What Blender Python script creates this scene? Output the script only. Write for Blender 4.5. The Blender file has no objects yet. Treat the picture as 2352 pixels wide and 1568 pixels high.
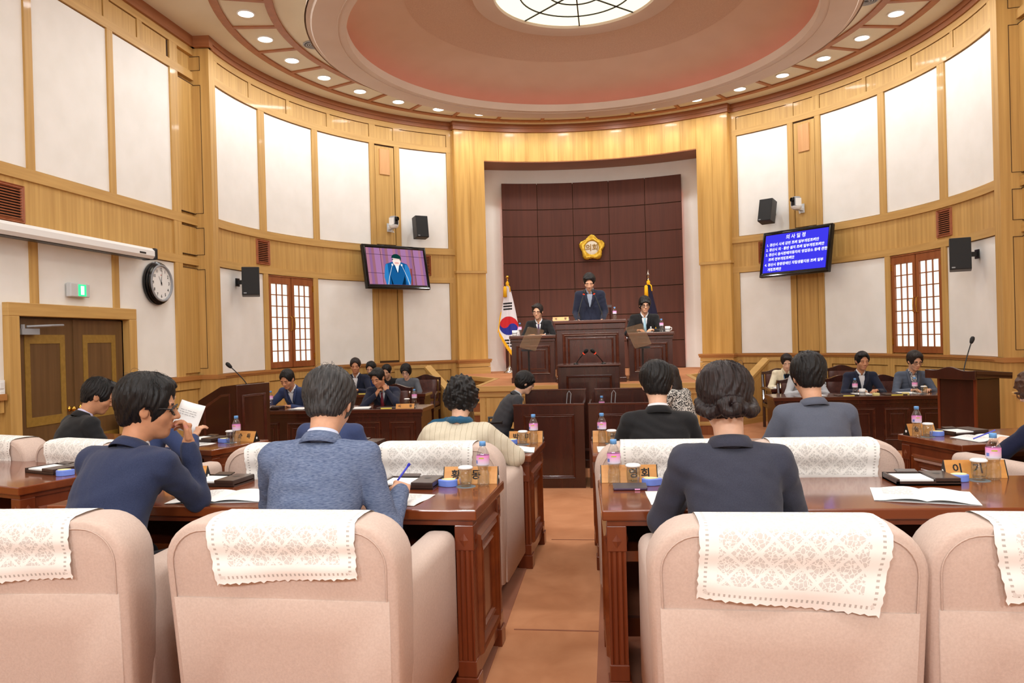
import bpy, bmesh, math, random
import numpy as np
from mathutils import Vector, Matrix, Euler, Quaternion
PI = math.pi
random.seed(7); np.random.seed(7)
SC = bpy.context.scene
COL = SC.collection
# ------------------------------------------------------------------ camera
R, YC, ZT, ZC = 5.18, 10.487, 5.88, 1.13     # apse radius, its centre on the axis, ceiling, wainscot cap
PLAT = 0.87                                   # dais height
def make_camera():
    yaw, pitch, roll = 0.1297, -0.0038, 0.0266
    cy, sy = math.cos(yaw), math.sin(yaw)
    fw = Vector((-sy, cy, 0)); rt = Vector((cy, sy, 0)); up = Vector((0, 0, 1))
    f2 = fw*math.cos(pitch)+up*math.sin(pitch); u2 = up*math.cos(pitch)-fw*math.sin(pitch)
    r3 = rt*math.cos(roll)-u2*math.sin(roll); u3 = u2*math.cos(roll)+rt*math.sin(roll)
    cam = bpy.data.cameras.new('camera'); o = bpy.data.objects.new('camera', cam); COL.objects.link(o)
    m = Matrix((r3, u3, -f2)).transposed().to_4x4(); m.translation = (0.354, 0, 1.554)
    o.matrix_world = m
    cam.sensor_width = 36; cam.lens = 36*1744.09/2352; cam.clip_start = 0.05; cam.clip_end = 100
    SC.camera = o
make_camera()
# ------------------------------------------------------------------ light and exposure
W = bpy.data.worlds.new('World'); SC.world = W; W.use_nodes = True
W.node_tree.nodes['Background'].inputs[0].default_value = (1, 0.97, 0.92, 1)
W.node_tree.nodes['Background'].inputs[1].default_value = 0.15
SC.view_settings.view_transform = 'Standard'; SC.view_settings.look = 'None'
SC.view_settings.exposure = 0.0; SC.view_settings.gamma = 1.0
SC.view_settings.use_curve_mapping = False
SC.cycles.transparent_max_bounces = 40
RING_W, REAR_FILL_W, WASH_W, SKY_W, FLOOD_FILL_W, SPOT_FILL_W = 11, 36, 7, 44, 95, 520     # watts: ring downlights, added rear panels, wall washers, skylight, added floods, added spots
# ------------------------------------------------------------------ materials
MATS = {}
def _nodes(name):
    m = bpy.data.materials.new(name); m.use_nodes = True
    nt = m.node_tree; b = nt.nodes['Principled BSDF']
    MATS[name] = m
    return m, nt, b
def N(nt, t, **kw):
    n = nt.nodes.new(t)
    for k, v in kw.items(): setattr(n, k, v)
    return n
def lin(c):
    return tuple(((x/255)/12.92 if x/255 <= .04045 else ((x/255+.055)/1.055)**2.4) for x in c)
def plain(name, rgb, rough=.5, metal=0, coat=0, spec=.5, emit=None, es=0, sheen=0, alpha=1):
    m, nt, b = _nodes(name)
    b.inputs['Base Color'].default_value = (*lin(rgb), 1)
    b.inputs['Roughness'].default_value = rough; b.inputs['Metallic'].default_value = metal
    b.inputs['Coat Weight'].default_value = coat; b.inputs['Coat Roughness'].default_value = .08
    b.inputs['Specular IOR Level'].default_value = spec
    if sheen: b.inputs['Sheen Weight'].default_value = sheen
    if emit: b.inputs['Emission Color'].default_value = (*lin(emit), 1); b.inputs['Emission Strength'].default_value = es
    return m
def noisy(name, c1, c2, scale=(1, 1, 1), ns=5, detail=4, rough=.5, coat=0, bump=0, lo=.35, hi=.65, spec=.5, metal=0, sheen=0, bscale=None, dist=0, coatr=.08):
    """two-tone procedural surface; `scale` stretches the noise so wood gets its grain"""
    m, nt, b = _nodes(name)
    tc = N(nt, 'ShaderNodeTexCoord'); mp = N(nt, 'ShaderNodeMapping'); mp.inputs['Scale'].default_value = scale
    nz = N(nt, 'ShaderNodeTexNoise'); nz.inputs['Scale'].default_value = ns; nz.inputs['Detail'].default_value = detail
    nz.inputs['Distortion'].default_value = dist
    rp = N(nt, 'ShaderNodeValToRGB')
    rp.color_ramp.elements[0].position = lo; rp.color_ramp.elements[1].position = hi
    rp.color_ramp.elements[0].color = (*lin(c1), 1); rp.color_ramp.elements[1].color = (*lin(c2), 1)
    L = nt.links.new
    L(tc.outputs['Object'], mp.inputs['Vector']); L(mp.outputs[0], nz.inputs['Vector']); L(nz.outputs['Fac'], rp.inputs[0]); L(rp.outputs[0], b.inputs['Base Color'])
    b.inputs['Roughness'].default_value = rough; b.inputs['Coat Weight'].default_value = coat; b.inputs['Coat Roughness'].default_value = coatr
    b.inputs['Specular IOR Level'].default_value = spec; b.inputs['Metallic'].default_value = metal
    if sheen: b.inputs['Sheen Weight'].default_value = sheen
    if bump:
        bp = N(nt, 'ShaderNodeBump'); bp.inputs['Strength'].default_value = bump; bp.inputs['Distance'].default_value = .004
        if bscale:
            n2 = N(nt, 'ShaderNodeTexNoise'); n2.inputs['Scale'].default_value = bscale; n2.inputs['Detail'].default_value = 3
            L(tc.outputs['Object'], n2.inputs['Vector']); L(n2.outputs['Fac'], bp.inputs['Height'])
        else: L(nz.outputs['Fac'], bp.inputs['Height'])
        L(bp.outputs[0], b.inputs['Normal'])
    return m
def thin_glass(name, tint=(255, 255, 255), amount=.12, rough=.02, ior=1.45):
    """a thin clear wall: lets light straight through and mirrors some by its facing angle"""
    m = bpy.data.materials.new(name); m.use_nodes = True; nt = m.node_tree; nt.nodes.clear(); MATS[name] = m
    out = N(nt, 'ShaderNodeOutputMaterial'); mx = N(nt, 'ShaderNodeMixShader'); tr = N(nt, 'ShaderNodeBsdfTransparent'); gl = N(nt, 'ShaderNodeBsdfGlossy')
    fr = N(nt, 'ShaderNodeLayerWeight'); pw = N(nt, 'ShaderNodeMath', operation='POWER'); pw.inputs[1].default_value = 2.4; sc = N(nt, 'ShaderNodeMath', operation='MULTIPLY'); sc.inputs[1].default_value = .55*(ior-1)/.45; ad = N(nt, 'ShaderNodeMath', operation='ADD', use_clamp=True)
    tr.inputs[0].default_value = (*lin(tint), 1); gl.inputs['Roughness'].default_value = rough; fr.inputs[0].default_value = .5; ad.inputs[1].default_value = amount
    L = nt.links.new
    L(fr.outputs['Facing'], pw.inputs[0]); L(pw.outputs[0], sc.inputs[0]); L(sc.outputs[0], ad.inputs[0]); L(ad.outputs[0], mx.inputs[0]); L(tr.outputs[0], mx.inputs[1]); L(gl.outputs[0], mx.inputs[2]); L(mx.outputs[0], out.inputs[0])
    return m
def emitter(name, rgb, s):
    m = bpy.data.materials.new(name); m.use_nodes = True; nt = m.node_tree; nt.nodes.clear(); MATS[name] = m
    out = N(nt, 'ShaderNodeOutputMaterial'); e = N(nt, 'ShaderNodeEmission'); e.inputs[0].default_value = (*lin(rgb), 1); e.inputs[1].default_value = s
    nt.links.new(e.outputs[0], out.inputs[0]); return m
oak_v = noisy('oak_upright', (184, 142, 76), (208, 166, 96), (1, 1, .035), 22, 5, .55, .05, .05, .3, .7)
oak_h = noisy('oak_level', (188, 146, 80), (206, 164, 96), (.06, .06, 1), 22, 5, .55, .05, .05, .3, .7)
oak_flame = noisy('oak_bookmatched', (188, 142, 68), (222, 176, 98), (1, 1, .06), 9, 4, .5, .08, .04, .3, .7, dist=.4)
ply = noisy('pale_ply', (205, 150, 95), (214, 162, 108), (1, 1, .05), 20, 4, .5)
groove_m = plain('groove_shadow_gap', (70, 45, 18), .8)
cap_m = noisy('cap_wood', (168, 112, 58), (184, 128, 70), (.06, .06, 1), 20, 4, .42, .2)
cornice_m = noisy('cornice_wood', (146, 88, 50), (160, 100, 60), (.06, .06, 1), 20, 4, .45)
band_m = noisy('ceiling_band_wood', (158, 98, 60), (170, 108, 68), (.5, .5, .5), 20, 4, .5)
white_m = noisy('white_wall_cloth', (238, 236, 230), (243, 241, 236), (1, 1, 1), 3, 3, .85, 0, .03, bscale=400)
niche_white = noisy('niche_plaster', (247, 244, 238), (250, 247, 242), (1, 1, 1), 3, 3, .85)
ceil_m = noisy('ceiling_paint', (222, 214, 190), (226, 219, 196), (1, 1, 1), 2, 2, .85)
drum_m = noisy('drum_paint', (220, 204, 190), (224, 209, 196), (1, 1, 1), 2, 2, .85)
dome_m = noisy('dome_paint', (224, 202, 182), (228, 207, 188), (1, 1, 1), 2, 2, .85)
dome_g = noisy('dome_granular_paint', (212, 186, 166), (222, 198, 178), (1, 1, 1), 60, 4, .9, 0, .2)
carpet_m = noisy('carpet', (186, 126, 88), (206, 146, 106), (1, 1, 1), 3.2, 6, .95, 0, .35, .3, .7, spec=.1, bscale=500, dist=.6)
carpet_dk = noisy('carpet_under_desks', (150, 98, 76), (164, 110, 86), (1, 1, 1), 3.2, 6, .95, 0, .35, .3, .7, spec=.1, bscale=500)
mahog = noisy('mahogany_polished', (104, 46, 20), (128, 62, 28), (.05, 1, 1), 14, 5, .22, .6, .02, .3, .7)
mahog_v = noisy('mahogany_upright', (98, 40, 18), (118, 54, 26), (1, 1, .05), 14, 5, .28, .4, .02, .3, .7)
mahog_in = noisy('mahogany_panel_matt', (132, 74, 48), (146, 86, 58), (.05, 1, 1), 12, 4, .5)
dark = noisy('dark_mahogany', (50, 22, 15), (66, 30, 20), (1, 1, .06), 14, 5, .25, .5, .02, .3, .7)
darktop = noisy('dark_mahogany_top', (66, 30, 20), (84, 42, 28), (.06, 1, 1), 14, 5, .2, .6, .02, .3, .7)
tile_m = noisy('brown_acoustic_wood', (80, 42, 30), (94, 50, 36), (1, 1, .04), 16, 5, .75, 0, .02, .3, .7)
door_m = noisy('walnut_door', (92, 66, 36), (112, 82, 48), (1, 1, .05), 16, 5, .4, .2, .03, .3, .7)
door_y = noisy('door_inlay', (140, 108, 44), (154, 120, 52), (1, 1, 1), 20, 4, .4, .2)
redwood = noisy('lattice_wood', (140, 76, 36), (156, 90, 46), (1, 1, .06), 18, 4, .4, .2)
ventwood = noisy('vent_wood', (150, 82, 44), (166, 94, 54), (1, 1, 1), 12, 3, .5)
black_m = plain('black_plastic', (14, 14, 15), .4)
matte_black = plain('black_void', (8, 7, 6), .9)
dkgrey = plain('charcoal_metal', (52, 52, 54), .4, .6)
grey_m = plain('grey_plastic', (150, 152, 156), .45)
ltgrey = plain('light_grey_plastic', (205, 207, 208), .4)
whitep = plain('white_plastic', (236, 236, 234), .35)
brass = plain('brass', (206, 160, 70), .25, 1)
chrome = plain('chrome', (210, 210, 212), .15, 1)
gold = noisy('gold_leaf', (196, 150, 40), (226, 186, 70), (1, 1, 1), 14, 3, .32, 0, .5, metal=.75)
ivory = plain('ivory_enamel', (238, 228, 206), .35)
fabric = noisy('chair_fabric', (203, 180, 167), (213, 191, 178), (1, 1, 1), 130, 3, .92, 0, .25, .3, .7, spec=.15, bscale=700, sheen=.15)
paper = noisy('white_paper', (244, 244, 242), (248, 248, 247), (1, 1, 1), 4, 2, .8)
ink = plain('black_ink', (25, 22, 22), .7)
greyink = plain('grey_print', (120, 120, 125), .8)
lamp_e = emitter('downlight_glow', (255, 252, 240), 14)
pane_e = emitter('backlit_paper_pane', (255, 250, 236), 1.25)
sky_e = emitter('skylight_glow', (255, 244, 208), 1.5)
red_e = emitter('red_cove_tube', (255, 92, 56), 1.9)
green_e = emitter('exit_green', (60, 235, 140), 1.6)
white_e = emitter('exit_white', (235, 255, 240), 1.6)
# ------------------------------------------------------------------ mesh helpers
ORD = 'first second third fourth fifth sixth seventh eighth ninth tenth eleventh twelfth thirteenth fourteenth fifteenth sixteenth seventeenth'.split()
class MB:
    def __init__(s): s.v = []; s.f = []; s.m = []; s.mi = 0
    def add(s, vs, fs, M=None):
        o = len(s.v)
        if M is not None: vs = [M @ Vector(v) for v in vs]
        s.v += [tuple(v) for v in vs]; s.f += [tuple(i+o for i in f) for f in fs]; s.m += [s.mi]*len(fs); return s
    def box(s, c, d, M=None):
        x, y, z = c; a, b, e = d[0]/2, d[1]/2, d[2]/2
        return s.add([(x+i*a, y+j*b, z+k*e) for k in (-1, 1) for j in (-1, 1) for i in (-1, 1)],
                     [(0, 2, 3, 1), (4, 5, 7, 6), (0, 1, 5, 4), (2, 6, 7, 3), (0, 4, 6, 2), (1, 3, 7, 5)], M)
    def bb(s, x0, x1, y0, y1, z0, z1, M=None):
        return s.box(((x0+x1)/2, (y0+y1)/2, (z0+z1)/2), (x1-x0, y1-y0, z1-z0), M)
    def prism(s, poly, z0, z1, M=None):
        n = len(poly)
        return s.add([(p[0], p[1], z0) for p in poly]+[(p[0], p[1], z1) for p in poly],
                     [tuple(range(n-1, -1, -1)), tuple(range(n, 2*n))]+[(i, (i+1) % n, (i+1) % n+n, i+n) for i in range(n)], M)
    def arc(s, r0, r1, a0, a1, z0, z1, n=None, M=None):
        """a bent bar about the apse axis, angles in degrees from +Y"""
        n = n or max(1, int(abs(a1-a0)/1.6)+1); vs = []; fs = []
        for i in range(n+1):
            a = math.radians(a0+(a1-a0)*i/n); c, q = math.cos(a), math.sin(a)
            vs += [(r0*q, YC+r0*c, z0), (r1*q, YC+r1*c, z0), (r1*q, YC+r1*c, z1), (r0*q, YC+r0*c, z1)]
        for i in range(n):
            b = 4*i
            for j in range(4):
                k = (j+1) % 4; fs.append((b+j, b+k, b+4+k, b+4+j))
        fs += [(3, 2, 1, 0), (4*n, 4*n+1, 4*n+2, 4*n+3)]
        return s.add(vs, fs, M)
    def lathe(s, prof, n=20, M=None, cap=True):
        vs = []; fs = []; k = len(prof)
        for i in range(n):
            a = 2*PI*i/n
            vs += [(r*math.cos(a), r*math.sin(a), z) for r, z in prof]
        for i in range(n):
            j = (i+1) % n
            for q in range(k-1): fs.append((i*k+q, j*k+q, j*k+q+1, i*k+q+1))
        if cap:
            if prof[0][0] > 1e-6: fs.append(tuple(i*k for i in range(n-1, -1, -1)))
            if prof[-1][0] > 1e-6: fs.append(tuple(i*k+k-1 for i in range(n)))
        return s.add(vs, fs, M)
    def tube(s, pts, rad, n=8, M=None, cap=True):
        pts = [Vector(p) for p in pts]; vs = []; fs = []; k = len(pts)
        rr = rad if isinstance(rad, (list, tuple)) else [rad]*k
        t0 = (pts[1]-pts[0]).normalized(); u = t0.orthogonal().normalized()
        for i, p in enumerate(pts):
            t = ((pts[i+1] if i < k-1 else p)-(pts[i-1] if i else p)).normalized()
            u = (u-t*u.dot(t)).normalized(); w = t.cross(u)
            for j in range(n):
                a = 2*PI*j/n; vs.append(p+(u*math.cos(a)+w*math.sin(a))*rr[i])
        for i in range(k-1):
            for j in range(n):
                q = (j+1) % n; fs.append((i*n+j, i*n+q, (i+1)*n+q, (i+1)*n+j))
        if cap: fs += [tuple(range(n-1, -1, -1)), tuple((k-1)*n+j for j in range(n))]
        return s.add(vs, fs, M)
    def ball(s, c, r, nu=12, nv=8, M=None):
        if not isinstance(r, (list, tuple)): r = (r, r, r)
        vs = [(c[0], c[1], c[2]-r[2])]; fs = []
        for i in range(1, nv):
            p = PI*i/nv
            for j in range(nu):
                a = 2*PI*j/nu; vs.append((c[0]+r[0]*math.sin(p)*math.cos(a), c[1]+r[1]*math.sin(p)*math.sin(a), c[2]-r[2]*math.cos(p)))
        vs.append((c[0], c[1], c[2]+r[2])); e = len(vs)-1
        for j in range(nu):
            q = (j+1) % nu; fs.append((0, 1+q, 1+j)); fs.append((e, e-nu+j, e-nu+q))
        for i in range(nv-2):
            for j in range(nu):
                q = (j+1) % nu; fs.append((1+i*nu+j, 1+i*nu+q, 1+(i+1)*nu+q, 1+(i+1)*nu+j))
        return s.add(vs, fs, M)
    def frame(s, x0, x1, z0, z1, w, d, y=0, M=None):
        """a picture-frame moulding on the plane y, proud towards -y"""
        rings = [(0, 0), (.2, d), (.45, d*.55), (.7, d*.9), (1, 0)]; vs = []; fs = []
        for t, h in rings:
            q = w*t; vs += [(x0+q, y-h, z0+q), (x1-q, y-h, z0+q), (x1-q, y-h, z1-q), (x0+q, y-h, z1-q)]
        for i in range(len(rings)-1):
            for j in range(4):
                k = (j+1) % 4; fs.append((4*i+j, 4*i+k, 4*i+4+k, 4*i+4+j))
        return s.add(vs, fs, M)
    def grid(s, P, M=None):
        a, b = len(P), len(P[0]); vs = [p for row in P for p in row]
        return s.add(vs, [(i*b+j, i*b+j+1, (i+1)*b+j+1, (i+1)*b+j) for i in range(a-1) for j in range(b-1)], M)
def T3(x=0, y=0, z=0, rz=0, rx=0, ry=0): return Matrix.Translation((x, y, z)) @ Euler((rx, ry, rz)).to_matrix().to_4x4()
def mesh_of(mb, name, mats, smooth=False, fix=True):
    me = bpy.data.meshes.new(name); me.from_pydata(mb.v, [], mb.f)
    for m in (mats if isinstance(mats, (list, tuple)) else [mats]): me.materials.append(m)
    if any(mb.m): me.polygons.foreach_set('material_index', mb.m)
    if fix:
        b = bmesh.new(); b.from_mesh(me); bmesh.ops.recalc_face_normals(b, faces=b.faces); b.to_mesh(me); b.free()
    if smooth: me.polygons.foreach_set('use_smooth', [True]*len(me.polygons))
    return me
def obj(name, mb, mats, parent=None, smooth=False, M=None, bevel=0, auto=False, fix=True, seg=2):
    me = mb if isinstance(mb, bpy.types.Mesh) else mesh_of(mb, name, mats, smooth or auto, fix)
    o = bpy.data.objects.new(name, me); COL.objects.link(o)
    if parent is not None: o.parent = parent
    if M is not None: o.matrix_local = M
    if bevel:
        b = o.modifiers.new('bevel', 'BEVEL'); b.width = bevel; b.segments = seg; b.limit_method = 'ANGLE'; b.angle_limit = math.radians(40)
    if auto:
        e = o.modifiers.new('split', 'EDGE_SPLIT'); e.split_angle = math.radians(38)
    return o
def tag(o, label=None, cat=None, group=None, kind=None):
    for k, v in (('label', label), ('category', cat), ('group', group), ('kind', kind)):
        if v: o[k] = v
    return o
def thing(name, label, cat, loc=(0, 0, 0), rz=0, group=None, sc=1):
    o = bpy.data.objects.new(name, None); COL.objects.link(o); o.location = loc; o.rotation_euler = (0, 0, rz); o.scale = (sc,)*3
    o.empty_display_size = .1
    return tag(o, label, cat, group)
def struct(name, mb, mat, label=None, **k):
    return tag(obj(name, mb, mat, **k), label, None, None, 'structure')
TXT = []
def text_mesh(name, s, size, mat, parent=None, M=None, depth=0.0006, bold=0, align='CENTER', space=1.0, sx=1.0, smooth=False):
    if not TXT: TXT.append(bpy.data.curves.new('text', 'FONT')); TXT.append(bpy.data.objects.new('text', TXT[0]))
    cu, t = TXT; cu.body = s; cu.size = size; cu.align_x = align; cu.align_y = 'CENTER'; cu.extrude = depth; cu.offset = bold; cu.space_character = space; cu.resolution_u = 2
    me = bpy.data.meshes.new_from_object(t); me.name = name
    me.materials.clear(); me.materials.append(mat)
    if sx != 1: me.transform(Matrix.Diagonal((sx, 1, 1, 1)))
    o = bpy.data.objects.new(name, me); COL.objects.link(o); o.parent = parent
    if M is not None: o.matrix_local = M
    return o
def pol(r, a, z=0): a = math.radians(a); return Vector((r*math.sin(a), YC+r*math.cos(a), z))
def light(name, kind, loc, power, parent=None, size=.1, color=(.95, .98, 1.0), rot=(0, 0, 0), spot=None, blend=.5, sy=None):
    l = bpy.data.lights.new(name, kind); l.energy = power; l.color = color
    if kind == 'AREA':
        l.shape = 'DISK'; l.size = size
        if sy: l.shape = 'RECTANGLE'; l.size_y = sy
    else: l.shadow_soft_size = size
    if spot: l.spot_size = spot; l.spot_blend = blend
    o = bpy.data.objects.new(name, l); COL.objects.link(o); o.location = loc; o.rotation_euler = rot
    if parent is not None: o.parent = parent
    return o
# ================================================================== the room
# floor
fl = struct('floor', MB().bb(-5.6, 5.6, -3, 16.6, -.12, 0), carpet_m, 'orange-brown carpeted chamber floor')
sm = MB(); sm.bb(-.2, .26, 4.01, 4.02, 0, .003); sm.bb(-.14, .2, 5.82, 5.828, 0, .003)
obj('carpet_seam', sm, carpet_dk, fl)
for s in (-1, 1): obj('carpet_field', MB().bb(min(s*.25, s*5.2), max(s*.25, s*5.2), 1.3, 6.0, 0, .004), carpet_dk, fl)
ZL = dict(cap=1.10, low0=1.16, low1=2.69, fr0=2.80, fr1=3.25, up0=3.37, up1=5.28, tf0=5.39, tf1=5.63, cor=5.73)
def piece(name, parent, mat, r0, r1, a0, a1, z0, z1, s): return obj(name, MB().arc(r0, r1, s*a0, s*a1, z0, z1), mat, parent)
for s, side in ((-1, 'left'), (1, 'right')):
    w = struct('wall_front_'+side, MB().arc(R+.03, R+.12, s*31, s*95, 0, ZT), oak_v, 'curved oak and white panelled wall on the %s of the dais niche' % side)
    P = lambda n, m, a0, a1, z0, z1, r0=R, r1=R+.04: piece(n, w, m, r0, r1, a0, a1, z0, z1, s)
    # wainscot with sunk fields
    P('wainscot', oak_v, 31, 95, 0, .12, R-.03); P('wainscot', oak_v, 31, 95, .98, 1.1, R-.015)
    for a0, a1 in ((31, 33), (44.6, 46), (51, 52.5), (65, 66.5), (78.6, 80), (93, 95)): P('wainscot_stile', oak_v, a0, a1, .12, .98, R-.015)
    for a0, a1 in ((33.2, 44.4), (46.2, 50.8), (52.7, 64.8), (66.7, 78.4), (80.2, 92.8)): P('wainscot_panel', oak_v, a0, a1, .135, .965, R+.003)
    cm = MB().arc(R-.05, R+.04, s*31, s*95, 1.125, 1.16).arc(R-.035, R+.04, s*31, s*95, 1.10, 1.125); obj('cap_moulding', cm, cap_m, w)
    # rails
    for z0, z1 in ((ZL['low1'], ZL['fr0']), (ZL['fr1'], ZL['up0']), (ZL['up1'], ZL['tf0']), (ZL['tf1'], ZL['cor'])):
        P('rail', oak_h, 31.4, 95, z0, z1, R-.022)
    P('frieze', oak_v, 31.4, 93, ZL['fr0'], ZL['fr1'], R+.002)
    # stiles and white fields
    for a0, a1 in ((31.4, 32.8), (44.0, 45.2), (50.0, 51.2), (64.1, 65.5), (78.2, 79.9), (93.0, 95)):
        P('stile', oak_v, a0, a1, ZL['up0'], ZL['up1'], R-.02)
        if a0 not in (64.1, 78.2): P('stile', oak_v, a0, a1, 1.16, ZL['low1'], R-.02)
    P('stile', oak_v, 64.9, 66.1, 1.16, ZL['low1'], R-.02); P('stile', oak_v, 78.2, 79.4, 1.16, ZL['low1'], R-.02)
    for a0, a1 in ((32.85, 43.95), (51.25, 64.05), (65.55, 78.15), (79.95, 92.95)): P('white_panel', white_m, a0, a1, ZL['up0']+.01, ZL['up1']-.01, R+.004)
    for a0, a1 in ((32.85, 43.95), (51.25, 64.85), (79.45, 92.95)): P('white_panel', white_m, a0, a1, 1.165, ZL['low1']-.01, R+.004)
    # narrow pilaster field behind the screen
    for z0, z1 in ((1.2, 2.66), (2.83, 3.22), (3.4, 5.25)): P('pilaster_panel', oak_v, 45.35, 49.85, z0, z1, R-.008)
    P('pilaster_groove', groove_m, 45.2, 50.0, 1.16, ZL['up1'], R+.002)
    P('pale_hatch', ply, 46.4, 48.8, 4.72, 5.2, R-.025)
    # top frieze
    P('frieze_groove', groove_m, 31.4, 93, ZL['tf0'], ZL['tf1'], R+.004)
    fr = [(32.9, 43.9), (45.5, 49.7)]+[(51.3+10.42*i, 51.3+10.42*i+9.5) for i in range(4)]
    for a0, a1 in fr: P('frieze_panel', oak_v, a0, a1, ZL['tf0']-.01, ZL['tf1']-.012, R-.012)
    ends = [31.4]+[x for f in fr for x in f]+[93.5]
    for i in range(0, len(ends), 2): P('frieze_stile', oak_v, ends[i], ends[i+1]-.12 if i < len(ends)-2 else ends[i+1], ZL['tf0'], ZL['tf1'], R-.02)
    # end pilaster that closes the apse
    e = MB().arc(R-.025, R+.35, s*93.2, s*95.2, 1.16, ZL['cor']); obj('end_pilaster', e, oak_v, w)
    obj('end_base', MB().arc(R-.04, R+.35, s*93.4, s*95.4, 0, 1.1), oak_v, w)
    obj('end_cap_moulding', MB().arc(R-.06, R+.35, s*93, s*95.75, 1.1, 1.16), cap_m, w)
    eg = MB()
    for z0, z1 in ((1.25, 2.64), (2.84, 3.22), (3.42, 5.22), (5.42, 5.62)):
        eg.arc(R+.1, R+.106, s*95.2, s*95.26, z0, z1); eg.arc(R+.1, R+.3, s*95.2, s*95.26, z1-.008, z1); eg.arc(R+.1, R+.3, s*95.2, s*95.26, z0, z0+.006)
    obj('groove', eg, groove_m, w)
    # cornice of the apse wall
    obj('cornice', MB().arc(R-.07, R+.1, s*31.2, s*95.6, 5.80, ZT).arc(R-.05, R+.1, s*31.2, s*95.4, 5.73, 5.80), cornice_m, w)
    obj('cornice_return', MB().arc(R-.07, R+.4, s*94.6, s*96, 5.73, ZT), cornice_m, w)
# niche frame round the dais
RF = R-.12
w = struct('wall_front', MB().arc(RF, R+.6, -31.4, -24.6, PLAT, 5.76).arc(RF, R+.6, 24.6, 31.4, PLAT, 5.76).arc(RF, R+.6, -24.6, 24.6, 5.14, 5.76), oak_flame, 'oak frame of the dais niche')
vb = [-31.3+i*62.6/18 for i in range(19)]
for i in range(18):
    a0, a1 = vb[i]+.03, vb[i+1]-.03; lo = 5.14 if -24.5 < (a0+a1)/2 < 24.5 else 2.93
    if lo < 5 and abs(a0) > 24 and abs(a1) > 24 or lo > 5: obj('veneer_leaf', MB().arc(RF-.006, RF+.01, max(a0, -24.55) if lo > 5 else a0, min(a1, 24.55) if lo > 5 else a1, lo+.004, 5.74), oak_flame, w)
for s in (-1, 1):
    obj('pillar_base', MB().arc(RF-.05, R+.6, s*24.2, s*31.75, PLAT, 1.0).arc(RF-.045, R+.6, s*24.25, s*31.7, 1.01, 1.09), oak_h, w)
    obj('pillar_cap', MB().arc(RF-.075, R+.6, s*23.9, s*32, 1.125, 1.16).arc(RF-.06, R+.6, s*24.0, s*31.9, 1.09, 1.125), cap_m, w)
    obj('pillar_band', MB().arc(RF-.02, R+.6, s*24.4, s*31.6, 2.88, 2.93), oak_h, w)
obj('soffit_edge', MB().arc(RF-.002, R+.6, -24.6, 24.6, 5.125, 5.14), cornice_m, w)
obj('cornice', MB().arc(RF-.07, R, -31.9, 31.9, 5.80, ZT).arc(RF-.05, R, -31.75, 31.75, 5.73, 5.80), cornice_m, w)
nw = struct('wall_niche', MB().arc(R+.62, R+.7, -27, 27, PLAT, 5.4), niche_white, 'white plaster back wall of the dais niche')
obj('niche_ceiling', MB().arc(R+.05, R+.7, -26, 26, 5.3, 5.36), niche_white, nw)
# dark tiled back panel
dp = struct('wall_back_panel', MB().arc(R+.5, R+.56, -18.9, 18.9, PLAT, 4.8), groove_m, 'dark brown tiled panel behind the rostrum')
for i in range(5):
    for j in range(7):
        a0 = -19.1+i*7.64+.06; z0 = PLAT+.005+j*(4.82-PLAT)/7
        obj('tile', MB().arc(R+.475, R+.51, a0, a0+7.64-.12, z0+.008, z0+(4.82-PLAT)/7-.008), tile_m, dp)
for s in (-1, 1): obj('red_tube', MB().arc(R+.57, R+.59, s*18.3, s*18.45, 1.0, 4.5), red_e, dp)
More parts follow.
